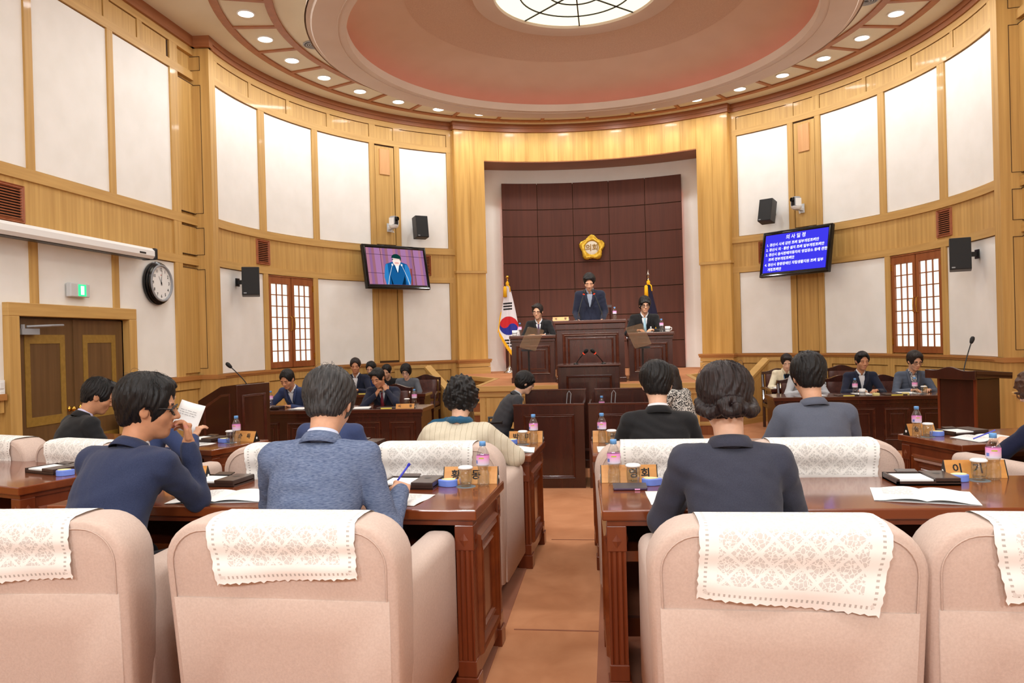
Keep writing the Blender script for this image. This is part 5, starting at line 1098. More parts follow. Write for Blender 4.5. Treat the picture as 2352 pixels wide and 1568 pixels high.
# ================================================================== people: bodies grown from distance fields
class Field:
    """signed-distance grid; shapes are blended in and the zero surface is meshed with surface nets"""
    def __init__(s, lo, hi, h):
        s.lo = np.array(lo, float); s.h = h; s.n = np.ceil((np.array(hi, float)-s.lo)/h).astype(int)+1
        s.d = np.full(s.n, .3, np.float32); s.ax = [s.lo[i]+h*np.arange(s.n[i]) for i in range(3)]
    def blk(s, lo, hi):
        a = np.clip(np.floor((np.array(lo)-s.lo)/s.h).astype(int), 0, s.n); b = np.clip(np.ceil((np.array(hi)-s.lo)/s.h).astype(int)+1, 0, s.n)
        if (b-a).min() <= 0: return None
        sl = tuple(slice(a[i], b[i]) for i in range(3))
        return sl, s.ax[0][a[0]:b[0], None, None], s.ax[1][None, a[1]:b[1], None], s.ax[2][None, None, a[2]:b[2]]
    def put(s, q, d, k, op):
        sl = q[0]; e = s.d[sl]
        if op == 'u':
            if k > 0: h = np.clip(.5+.5*(e-d)/k, 0, 1); s.d[sl] = e*(1-h)+d*h-k*h*(1-h)
            else: s.d[sl] = np.minimum(e, d)
        else:
            if k > 0: h = np.clip(.5-.5*(e+d)/k, 0, 1); s.d[sl] = e*(1-h)-d*h+k*h*(1-h)
            else: s.d[sl] = np.maximum(e, -d)
        return s
    def ell(s, c, r, k=.02, Rm=None, op='u', warp=None):
        c = np.array(c, float); r = np.array(r, float); m = r.max()+k+2*s.h+.01; q = s.blk(c-m, c+m)
        if q is None: return s
        x, y, z = q[1]-c[0], q[2]-c[1], q[3]-c[2]
        if Rm is not None: A = np.array(Rm).T; x, y, z = A[0, 0]*x+A[0, 1]*y+A[0, 2]*z, A[1, 0]*x+A[1, 1]*y+A[1, 2]*z, A[2, 0]*x+A[2, 1]*y+A[2, 2]*z
        k0 = np.sqrt((x/r[0])**2+(y/r[1])**2+(z/r[2])**2); k1 = np.sqrt((x/r[0]**2)**2+(y/r[1]**2)**2+(z/r[2]**2)**2)+1e-9
        return s.put(q, k0*(k0-1)/k1, k, op)
    def cap(s, a, b, ra, rb, k=.02, op='u'):
        a = np.array(a, float); b = np.array(b, float); m = max(ra, rb)+k+2*s.h+.005; q = s.blk(np.minimum(a, b)-m, np.maximum(a, b)+m)
        if q is None: return s
        v = b-a; l2 = max(v@v, 1e-9); x, y, z = q[1]-a[0], q[2]-a[1], q[3]-a[2]
        t = np.clip((x*v[0]+y*v[1]+z*v[2])/l2, 0, 1)
        return s.put(q, np.sqrt((x-t*v[0])**2+(y-t*v[1])**2+(z-t*v[2])**2)-(ra+(rb-ra)*t), k, op)
    def fn(s, f, op='u', k=.0, lo=None, hi=None):
        q = s.blk(s.lo if lo is None else lo, s.lo+s.h*s.n if hi is None else hi)
        return s.put(q, np.broadcast_to(f(q[1], q[2], q[3]), s.d[q[0]].shape), k, op)
    def noise(s, f):
        q = s.blk(s.lo, s.lo+s.h*s.n); s.d = (s.d+f(q[1], q[2], q[3])).astype(np.float32); return s
    def mesh(s):
        d = s.d; ins = d < 0; c = ins.astype(np.int8)
        cnt = sum(c[i:c.shape[0]-1+i, j:c.shape[1]-1+j, k:c.shape[2]-1+k] for i in (0, 1) for j in (0, 1) for k in (0, 1))
        act = (cnt > 0) & (cnt < 8); I = np.argwhere(act); idx = np.full(act.shape, -1, np.int64); idx[act] = np.arange(len(I))
        P = np.zeros((len(I), 3)); W_ = np.zeros(len(I)); co = [(i, j, k) for i in (0, 1) for j in (0, 1) for k in (0, 1)]
        for a in co:
            for ax in range(3):
                if a[ax]: continue
                b = list(a); b[ax] = 1
                da = d[I[:, 0]+a[0], I[:, 1]+a[1], I[:, 2]+a[2]]; db = d[I[:, 0]+b[0], I[:, 1]+b[1], I[:, 2]+b[2]]
                mk = (da < 0) != (db < 0); t = np.where(mk, da/np.where(mk, da-db, 1), 0)
                for e in range(3): P[:, e] += mk*(a[e]+(t if e == ax else 0))
                W_ += mk
        V = s.lo+s.h*(I+P/W_[:, None]); F = []
        for ax in range(3):
            u, v = (ax+1) % 3, (ax+2) % 3
            sa = [slice(None)]*3; sb = [slice(None)]*3; sa[ax] = slice(0, -1); sb[ax] = slice(1, None)
            A, B = ins[tuple(sa)], ins[tuple(sb)]; E = np.argwhere(A != B); E = E[(E[:, u] > 0) & (E[:, v] > 0) & (E[:, u] < s.n[u]-1) & (E[:, v] < s.n[v]-1)]
            fl = A[E[:, 0], E[:, 1], E[:, 2]]
            def at(du, dv):
                q = E.copy(); q[:, u] += du; q[:, v] += dv; return idx[q[:, 0], q[:, 1], q[:, 2]]
            Q = np.stack([at(-1, -1), at(0, -1), at(0, 0), at(-1, 0)], 1); Q[~fl] = Q[~fl][:, ::-1]; F.append(Q)
        return V, np.concatenate(F)
def relax(V, F, n=2, w=.5):
    E = np.concatenate([F[:, [0, 1]], F[:, [1, 2]], F[:, [2, 3]], F[:, [3, 0]]])
    for _ in range(n):
        A = np.zeros_like(V); c = np.zeros(len(V))
        for e in range(3): A[:, e] = np.bincount(E[:, 0], V[E[:, 1], e], len(V))+np.bincount(E[:, 1], V[E[:, 0], e], len(V))
        c = np.bincount(E[:, 0], minlength=len(V))+np.bincount(E[:, 1], minlength=len(V)); V = V*(1-w)+w*A/np.maximum(c, 1)[:, None]
    return V
def np_mesh(name, parts, mats, midx=None):
    V = np.concatenate([p[0] for p in parts]); o = 0; Fs = []
    for v, f in parts: Fs.append(f+o); o += len(v)
    F = np.concatenate(Fs); me = bpy.data.meshes.new(name); me.vertices.add(len(V)); me.vertices.foreach_set('co', V.astype(np.float32).ravel())
    me.loops.add(len(F)*4); me.loops.foreach_set('vertex_index', F.astype(np.int32).ravel()); me.polygons.add(len(F)); me.polygons.foreach_set('loop_start', np.arange(0, len(F)*4, 4, dtype=np.int32))
    for m in mats: me.materials.append(m)
    if midx is not None: me.polygons.foreach_set('material_index', midx(V[F].mean(1)).astype(np.int32))
    me.polygons.foreach_set('use_smooth', np.ones(len(F), bool)); me.update(); me.validate(); return me
def cloth(name, rgb, d=8, fine=260, bump=.25):
    if name in MATS: return MATS[name]
    lo_ = tuple(max(0, c-d) for c in rgb); hi_ = tuple(min(255, c+d) for c in rgb)
    return noisy(name, lo_, hi_, (1, 1, 1), fine, 3, .85, 0, bump, .3, .7, spec=.2, bscale=fine*1.5, sheen=.1)
def stripes(name, rgb, rgb2, freq):
    m = cloth(name, rgb, 6); nt = m.node_tree; b = nt.nodes['Principled BSDF']; old = b.inputs['Base Color'].links[0].from_socket
    tc = N(nt, 'ShaderNodeTexCoord'); sp = N(nt, 'ShaderNodeSeparateXYZ'); nt.links.new(tc.outputs['Object'], sp.inputs[0])
    mu = N(nt, 'ShaderNodeMath', operation='MULTIPLY'); mu.inputs[1].default_value = freq; fr = N(nt, 'ShaderNodeMath', operation='FRACT'); lt = N(nt, 'ShaderNodeMath', operation='LESS_THAN'); lt.inputs[1].default_value = .07
    mx = N(nt, 'ShaderNodeMixRGB'); mx.inputs[2].default_value = (*lin(rgb2), 1)
    nt.links.new(sp.outputs[0], mu.inputs[0]); nt.links.new(mu.outputs[0], fr.inputs[0]); nt.links.new(fr.outputs[0], lt.inputs[0]); nt.links.new(lt.outputs[0], mx.inputs[0]); nt.links.new(old, mx.inputs[1]); nt.links.new(mx.outputs[0], b.inputs['Base Color']); return m
def skin_mat(name, rgb):
    m = noisy(name, tuple(int(c*.95) for c in rgb), rgb, (1, 1, 1), 40, 3, .5, 0, .06, .3, .7, spec=.35); b = m.node_tree.nodes['Principled BSDF']; b.inputs['Subsurface Weight'].default_value = .12; b.inputs['Subsurface Radius'].default_value = (.02, .008, .004); b.inputs['Subsurface Scale'].default_value = .4; return m
def hair_mat(name, c1, c2):
    m, nt, b = _nodes(name); L = nt.links.new
    tc = N(nt, 'ShaderNodeTexCoord'); sp = N(nt, 'ShaderNodeSeparateXYZ'); L(tc.outputs['Object'], sp.inputs[0])
    at = N(nt, 'ShaderNodeMath', operation='ARCTAN2'); L(sp.outputs[0], at.inputs[0]); L(sp.outputs[1], at.inputs[1])
    cb = N(nt, 'ShaderNodeCombineXYZ'); mu = N(nt, 'ShaderNodeMath', operation='MULTIPLY'); mu.inputs[1].default_value = 16; L(at.outputs[0], mu.inputs[0]); L(mu.outputs[0], cb.inputs[0])
    m2 = N(nt, 'ShaderNodeMath', operation='MULTIPLY'); m2.inputs[1].default_value = 12; L(sp.outputs[2], m2.inputs[0]); L(m2.outputs[0], cb.inputs[1])
    nz = N(nt, 'ShaderNodeTexNoise'); nz.inputs['Scale'].default_value = 1.6; nz.inputs['Detail'].default_value = 6; L(cb.outputs[0], nz.inputs['Vector'])
    rp = N(nt, 'ShaderNodeValToRGB'); rp.color_ramp.elements[0].position = .35; rp.color_ramp.elements[1].position = .75; rp.color_ramp.elements[0].color = (*lin(c1), 1); rp.color_ramp.elements[1].color = (*lin(c2), 1)
    L(nz.outputs['Fac'], rp.inputs[0]); L(rp.outputs[0], b.inputs['Base Color']); b.inputs['Roughness'].default_value = .4; b.inputs['Specular IOR Level'].default_value = .32
    bp = N(nt, 'ShaderNodeBump'); bp.inputs['Strength'].default_value = .7; bp.inputs['Distance'].default_value = .006; L(nz.outputs['Fac'], bp.inputs['Height']); L(bp.outputs[0], b.inputs['Normal']); return m
skin = skin_mat('skin', (222, 170, 138)); skin_p = skin_mat('skin_pale', (236, 190, 162)); skin_t = skin_mat('skin_tan', (204, 146, 110))
lips = plain('lips', (200, 132, 114), .5); brow = plain('eyebrow', (64, 48, 42), .8); lash = plain('eyelid_line', (58, 42, 38), .6)
h_black = hair_mat('hair_black', (10, 9, 10), (26, 24, 25)); h_salt = hair_mat('hair_salt', (20, 19, 20), (78, 76, 76)); h_brown = hair_mat('hair_brown', (20, 14, 15), (48, 34, 34)); h_auburn = hair_mat('hair_auburn', (58, 36, 26), (104, 72, 54)); h_dark = hair_mat('hair_darkbrown', (24, 18, 17), (52, 40, 36))
lens_m = thin_glass('spectacle_lens', (250, 250, 250), .05); frame_m = plain('spectacle_frame', (24, 20, 20), .3); trouser = cloth('dark_trousers', (34, 35, 42)); shoe_m = plain('black_shoe', (16, 15, 15), .3); shirt_w = cloth('shirt_white', (232, 232, 236), 3)
def rot3(rx=0, ry=0, rz=0): return np.array(Euler((rx, ry, rz), 'XYZ').to_matrix())
def ik(sh, wr, l1, l2, pole):
    sh, wr = np.array(sh, float), np.array(wr, float); v = wr-sh; d = np.linalg.norm(v)
    if d > (l1+l2)*.985: wr = sh+v/d*(l1+l2)*.985; v = wr-sh; d = np.linalg.norm(v)
    a = (l1*l1-l2*l2+d*d)/(2*d); hgt = math.sqrt(max(l1*l1-a*a, 0)); u = v/d; p = np.array(pole, float); p = p-u*(p@u); p /= np.linalg.norm(p)+1e-9
    return sh+u*a+p*hgt, wr
def nfun(seed, amp, fr):
    r = np.random.RandomState(seed); K = r.randn(6, 3)*fr; ph = r.rand(6)*6.28
    def f(x, y, z):
        s_ = 0
        for k, p in zip(K, ph): s_ = s_+np.sin(k[0]*x+k[1]*y+k[2]*z+p)
        return amp*s_/2.4
    return f
def build_hand(G, w, fd, pn, side, curl, thumb, sc=1.0, spread=.0, point=0):
    """palm, four fingers and a thumb; fd finger direction, pn back-of-hand normal"""
    fd = np.array(fd, float); fd /= np.linalg.norm(fd); pn = np.array(pn, float); pn = pn-fd*(pn@fd); pn /= np.linalg.norm(pn); xs = np.cross(fd, pn)*side   # towards the thumb
    def at(x, y, z): return w+sc*(xs*x+fd*y+pn*z)
    Rm = np.stack([xs, fd, pn], 1)
    G.ell(at(0, .045, 0), np.array([.040, .052, .017])*sc, .008, Rm); G.cap(at(0, -.05, 0), at(0, .012, 0), .027*sc, .027*sc, .012); G.cap(at(.03, .082, .004), at(-.028, .078, .002), .0115*sc, .010*sc, .008)
    for i, (bx, ln, r0) in enumerate(((.031, .068, .0092), (.0105, .077, .0095), (-.0105, .072, .009), (-.030, .057, .0082))):
        p = at(bx, .085-.005*abs(i-1.3), .0); ang = .15; dirx = spread*(1.2-i)*.12; c_ = curl[i] if isinstance(curl, (list, tuple)) else curl
        for sgm, f_ in enumerate((.46, .30, .24)):
            ang += c_*(.9, 1.15, .8)[sgm]; dv = fd*math.cos(ang)-pn*math.sin(ang)+xs*dirx; q = p+dv*ln*f_*sc; G.cap(p, q, (r0-.0006*sgm)*sc, (r0-.0006*(sgm+1))*sc, .003); p = q
    p = at(.033, .022, -.006); dv = xs*thumb[0]+fd*thumb[1]-pn*thumb[2]; dv /= np.linalg.norm(dv); q = p+dv*.04*sc; G.cap(p, q, .0135*sc, .0105*sc, .008); d2 = dv*.75+fd*.5-pn*.25; d2 /= np.linalg.norm(d2); G.cap(q, q+d2*.032*sc, .0105*sc, .0085*sc, .003)
def person(label, loc, rz, sc=1.0, seat=.46, lean=.18, up=.3, slump=0.0, twist=0.0, hyaw=0.0, hpitch=.3, hroll=0.0, arms=None, jacket=None, jname='jacket', shirt=None, tie=None, hair='short', hm=None, sk=None, glasses=None, fine=.0062, near=False, vneck=0.0, broad=1.0, collar=True, skirt=False, sleeve=1.0, stand=False, extras=None, trou=None, hsz=1.13, short_sleeve=False, coll_col=None, seed=1, open_collar=False, neckf=0.0):
    t = thing('person', label, 'person', loc, rz, None, sc); hm = hm or h_black; sk = sk or skin
    # ---- skeleton
    d1 = np.array([0, math.sin(lean), math.cos(lean)]); d2 = np.array([twist*.3, math.sin(lean+up*.5), math.cos(lean+up*.5)]); d3 = np.array([twist*.5, math.sin(lean+up), math.cos(lean+up)])
    P0 = np.array([0, 0, seat+.10]) if not stand else np.array([0, 0, .93]); P1 = P0+d1*.17; P2 = P1+d2*.19; P3 = P2+d3*.125; P4 = P3+d3*.055
    sx = np.array([math.cos(twist), math.sin(twist), 0]); hw = .178*broad
    S = {s: P3+sx*s*hw-d3*.012 for s in (-1, 1)}
    Rh = rot3(0, 0, hyaw) @ rot3(-hpitch, 0, 0) @ rot3(0, hroll, 0); nd = d3*.55+Rh @ np.array([0, .12, .45]); nd /= np.linalg.norm(nd); Hc = P4+nd*.085+Rh @ np.array([0, .025+neckf, .095])
    arms = arms or {}; J = {}
    for s in (-1, 1):
        a = arms.get(s, {}); wr = np.array(a.get('w', (s*.13, .42, .80)), float); pole = a.get('pole', (s*.6, -.25, -.6)); el, wr = ik(S[s], wr, .30, .252, pole); J[s] = (el, wr, a)
    # ---- skin: head, neck, hands, core
    G = Field(Hc-.2, Hc+.2, fine); H_ = lambda x, y, z: Hc+hsz*(Rh @ np.array([x, y, z])); hr = lambda *r: np.array(r)*hsz
    G.ell(H_(0, -.012, .03), hr(.074, .094, .086), .02, Rh); G.ell(H_(0, .024, -.03), hr(.058, .066, .082), .03, Rh); G.ell(H_(0, .058, -.09), hr(.026, .024, .02), .025, Rh)
    for s in (-1, 1): G.ell(H_(s*.036, .052, -.022), hr(.026, .026, .028), .02, Rh)
    G.cap(H_(-.042, .076, .026), H_(.042, .076, .026), .011, .011, .018)
    for s in (-1, 1): G.ell(H_(s*.031, .094, .008), hr(.018, .013, .0105), .010, Rh, 'd')
    for s in (-1, 1): G.ell(H_(s*.031, .0765, .006), hr(.0155, .011, .0105), .004, Rh)
    G.cap(H_(0, .084, .014), H_(0, .106, -.022), .0085, .0125, .010)
    for s in (-1, 1): G.ell(H_(s*.012, .094, -.027), hr(.009, .011, .007), .006, Rh)
    G.cap(H_(-.018, .083, -.052), H_(.018, .083, -.052), .0075, .0075, .008); G.cap(H_(-.014, .081, -.064), H_(.014, .081, -.064), .0085, .0085, .008)
    for s in (-1, 1): G.ell(H_(s*.076, -.008, -.002), hr(.009, .019, .031), .006, Rh @ rot3(.15, 0, s*.35)); G.ell(H_(s*.084, .0, .0), hr(.006, .010, .018), .006, Rh @ rot3(.15, 0, s*.35), 'd')
    G.cap(H_(0, -.022, -.045), P4-d3*.03, .054*hsz, .052, .03)
    parts = [G.mesh()]; parts[0] = (relax(*parts[0], 1, .4), parts[0][1])
    C_ = Field(P0-np.array([.5, .25, .1]), np.maximum.reduce([P4, J[-1][1], J[1][1], P0])+np.array([.45, .15, .05]), .017)
    C_.cap(P0, P1, .08, .08, .03).cap(P1, P2, .08, .075, .03).cap(P2, P3-d3*.03, .07, .045, .03).cap(P3-d3*.03, P4-d3*.02, .045, .042, .03)
    for s in (-1, 1): C_.cap(P3-d3*.03, S[s], .04, .04, .02).cap(S[s], J[s][0], .042, .034, .02).cap(J[s][0], J[s][1], .036, .024, .02)
    parts.append(C_.mesh())
    for s in (-1, 1):
        el, wr, a = J[s]
        if a.get('hide'): continue
        fd = np.array(a.get('fd', wr-el), float); fd /= np.linalg.norm(fd); HG = Field(wr-.155, wr+.155, .0042 if near else .0058); pn = a.get('pn', (0, 0, 1))
        if short_sleeve: HG = Field(np.minimum(el, wr)-.155, np.maximum(el, wr)+.155, .0058); HG.cap(el, wr, .043, .027, .02)
        build_hand(HG, wr, fd, pn, -s, a.get('curl', .35), a.get('thumb', (.6, .6, .35))); v, f = HG.mesh(); parts.append((v, f))
    Ri = Rh.T
    def midx(c):
        l = ((c-Hc) @ Rh)/hsz; o = np.zeros(len(c), int)
        o[(np.abs(l[:, 0]) < .018) & (l[:, 1] > .078) & (l[:, 2] < -.053) & (l[:, 2] > -.066)] = 1
        ax = np.abs(l[:, 0]); o[(ax > .014) & (ax < .048) & (l[:, 1] > .05) & (l[:, 2] > .021) & (l[:, 2] < .031)] = 2
        o[(ax > .018) & (ax < .044) & (l[:, 1] > .055) & (l[:, 2] > -.002) & (l[:, 2] < .0045)] = 3
        return o
    obj('body', np_mesh('body', parts, [sk, lips, brow, lash], midx), None, t)
    # ---- jacket
    jm = jacket; hj = .011 if near else .0145
    allp = [P0, P4, S[-1], S[1]]+[J[s][0] for s in (-1, 1)]+[J[s][1] for s in (-1, 1)]; lo = np.minimum.reduce(allp)-.14; hi = np.maximum.reduce(allp)+.14; lo[2] = max(lo[2], P0[2]-.16); hi[2] = max(p[2] for p in allp)+.1
    def torso(Gf, g=0.0, sl=True):
        R1 = np.stack([np.array([1, 0, 0]), np.cross(d1, [1, 0, 0]), d1], 1); R2 = np.stack([sx, np.cross(d2/np.linalg.norm(d2), sx), d2/np.linalg.norm(d2)], 1)
        b = broad
        Gf.ell(P0+d1*.01, (.19*b+g, .145+g, .15), .05, R1); Gf.ell(P1, (.178*b+g, .128+g, .17), .05, R1); Gf.ell(P2-d2*.02, (.182*b+g, .122+g, .18), .06, R2)
        Gf.cap(P3+sx*.115*b-d3*.035, P3-sx*.115*b-d3*.035, .074+g, .074+g, .05)
        for s in (-1, 1): Gf.cap(P4+sx*s*.045-d3*.03, S[s]+d3*.016, .044+g, .052+g, .035)
        if sl:
            for s in (-1, 1):
                el, wr, a = J[s]; w2 = el+(wr-el)*(.95 if not short_sleeve else .12); Gf.ell(S[s]+d3*.014, (.062, .062, .05), .02); Gf.cap(S[s]-d3*.012, el, .065*sleeve+g, .051*sleeve+g, .013); Gf.cap(el, w2, .052*sleeve+g, .040*sleeve+g, .02)
    if jm is not None:
        G = Field(lo, hi, hj); torso(G)
        if skirt: G.ell(P0-d1*.05, (.21, .16, .14), .05)
        # cloth folds, stronger near the elbows and waist
        G.noise(nfun(seed, .0022 if near else .0018, 26)); G.noise(nfun(seed+9, .0016, 55)); mk_ = nfun(seed+20, 1, 9)
        G.noise(lambda x, y, z: .0028*np.sin(74*z+14*y+5*np.sin(8*x+seed)+2.5*mk_(x, y, z))*np.clip(mk_(x+.3, y, z), 0, 1))
        bd = -np.cross(sx, d3)
        fwd = np.cross(d3, sx); fwd = fwd if fwd[1] > 0 else -fwd
        # neck opening
        G.cap(P4-d3*.0, P4+d3*.12, .052, .058, .006, 'd')
        if vneck:
            top = P4+d3*.03; bot = top-d3*vneck; A_ = np.stack([sx, fwd, d3], 0)
            def wedge(x, y, z):
                x_, y_, z_ = x-top[0], y-top[1], z-top[2]; lx = A_[0, 0]*x_+A_[0, 1]*y_+A_[0, 2]*z_; ly = A_[1, 0]*x_+A_[1, 1]*y_+A_[1, 2]*z_; lz = A_[2, 0]*x_+A_[2, 1]*y_+A_[2, 2]*z_
                hwid = .062*np.clip(1+lz/vneck, 0, 1.1)-.002; return np.maximum(np.maximum(np.abs(lx)-hwid, .02-ly), -(lz+vneck))
            G.fn(wedge, 'd', .004, P3-.3, P3+.3)
        jo = obj(jname, np_mesh(jname, [(lambda m_: (relax(m_[0], m_[1], 1, .4), m_[1]))(G.mesh())], [jm]), None, t)
        if collar:
            rows = []
            for k in range(27):
                an = math.radians(34+292*k/26); c_ = max(0, math.cos(an)); rows.append([tuple(P4+sx*math.sin(an)*(.060+dr_)+fwd*math.cos(an)*(.058+dr_+.014*c_)+d3*(dz-.055*c_)) for dr_, dz in ((.0, -.03), (.003, .008), (.007, .026), (.014, .028), (.024, .010), (.036, -.022))])
            co_ = obj('jacket_collar', MB().grid(rows), jm, t, smooth=True); co_.modifiers.new('thick', 'SOLIDIFY').thickness = .004
        if vneck:
            # lapels: two strips that follow the opening
            for s in (-1, 1):
                pts = []
                for k in range(7):
                    q = k/6; lx = s*(.066*(1-q)+.004); lz = -vneck*q; b0 = P4+d3*.03+sx*lx+d3*lz; out = .052+.095*min(1, q*2.2)-.012*(q > .8)
                    pts.append(b0+fwd*out)
                o2 = [p+sx*s*(.034*math.sin(PI*min(1, .25+.75*k/6))+.006)-fwd*.010 for k, p in enumerate(pts)]
                m_ = MB().grid([[tuple(a), tuple(b_)] for a, b_ in zip(pts, o2)]); lo_ = obj('lapel', m_, jm, t, smooth=True); sm_ = lo_.modifiers.new('thick', 'SOLIDIFY'); sm_.thickness = .006; sm_.offset = 0
    else: fwd = np.cross(d3, sx); fwd = fwd if fwd[1] > 0 else -fwd
    # ---- shirt and collar
    if shirt is not None:
        if vneck or open_collar:
            G = Field(P2-.24, P4+np.array([.24, .24, .07]), .013); torso(G, -.010, False); G.cap(P4-d3*.03, P4+d3*.2, .05, .056, .004, 'd'); obj('shirt', np_mesh('shirt', [G.mesh()], [shirt]), None, t)
        m_ = MB(); n_ = 22; rows = []
        for k in range(n_+1):
            an = math.radians(16+328*k/n_); r_ = []
            for q, (dr_, dz) in enumerate(((.0, -.01), (.000, .026), (.002, .046), (.006, .042), (.009, .018))):
                c_ = max(0, math.cos(an)); r_.append(tuple(P4+sx*math.sin(an)*(.058+dr_)+fwd*math.cos(an)*(.057+dr_+.012*c_)+d3*(dz-.05*c_*c_)))
            rows.append(r_)
        obj('shirt_collar', m_.grid(rows), shirt if coll_col is None else coll_col, t, smooth=True)
    if tie is not None:
        m_ = MB(); pts = []
        for k in range(8):
            q = k/7; b0 = P4+d3*(-.03)-d3*(vneck*.98)*q; pts.append((b0+fwd*(.078+.082*min(1, q*2.0)), (.013 if k == 1 else .018+.014*q) if k else .016))
        rows = [[tuple(p-sx*w_), tuple(p+fwd*.008), tuple(p+sx*w_)] for p, w_ in pts]; o = obj('tie', m_.grid(rows), tie, t, smooth=True); s_ = o.modifiers.new('thick', 'SOLIDIFY'); s_.thickness = .006
    # ---- legs
    G = Field(np.array([-.3, -.2, 0]), np.array([.3, .62, P0[2]+.12]), .018)
    for s in (-1, 1):
        if stand: kn, an_ = np.array([s*.1, .02, .5]), np.array([s*.1, 0, .09]); 
        else: kn, an_ = np.array([s*.12, .42, seat+.06]), np.array([s*.12, .36, .09])
        G.cap(P0+np.array([s*.085, 0, -.02]), kn, .088, .062, .04).cap(kn, an_, .062, .05, .02)
    G.cap(P0+np.array([-.08, 0, 0]), P0+np.array([.08, 0, 0]), .11, .11, .04); obj('trousers', np_mesh('trousers', [G.mesh()], [trou or trouser]), None, t)
    for s in (-1, 1):
        y_ = 0 if stand else .36; obj('shoe', MB().ball((s*.12 if not stand else s*.1, y_+.06, .045), (.045, .135, .045), 12, 8), shoe_m, t, smooth=True)
    # ---- hair (its own frame: the head's)
    ho = make_hair(t, hair, hm, .0052 if near else .0075, hsz, seed); M0_ = Matrix.Translation(Vector(Hc)) @ Matrix([list(r) for r in Rh]).to_4x4(); ho.matrix_local = M0_
    MH = M0_ @ Matrix.Scale(hsz, 4)
    if glasses:
        g = MB(); w_, hh = .026, .018
        for s in (-1, 1):
            ring_ = [(s*.033+w_*math.cos(2*PI*k/18)*(1), .098-.010*abs(math.cos(2*PI*k/18)), .004+hh*math.sin(2*PI*k/18)) for k in range(19)]; g.tube(ring_, .0022 if glasses == 'thin' else .0034, 5, cap=False); g.tube([(s*.058, .09, .008), (s*.078, .06, .010), (s*.082, -.005, .006)], .0022 if glasses == 'thin' else .003, 5)
        g.tube([(-.008, .102, .008), (.008, .102, .008)], .0022, 5); go = obj('spectacles', g, frame_m if glasses != 'gold' else brass, t); go.matrix_local = MH
        for s in (-1, 1): obj('spectacle_lens', MB().add([(s*.033, .096, .004)]+[(s*.033+w_*math.cos(2*PI*k/18), .096, .004+hh*math.sin(2*PI*k/18)) for k in range(18)], [(0, 1+k, 1+(k+1) % 18) for k in range(18)]), lens_m, go, fix=False)
    info = dict(t=t, P3=P3, P4=P4, d3=d3, fwd=fwd, sx=sx, Hc=Hc, Rh=Rh, J=J, MH=MH, P2=P2)
    if extras: extras(info)
    return info
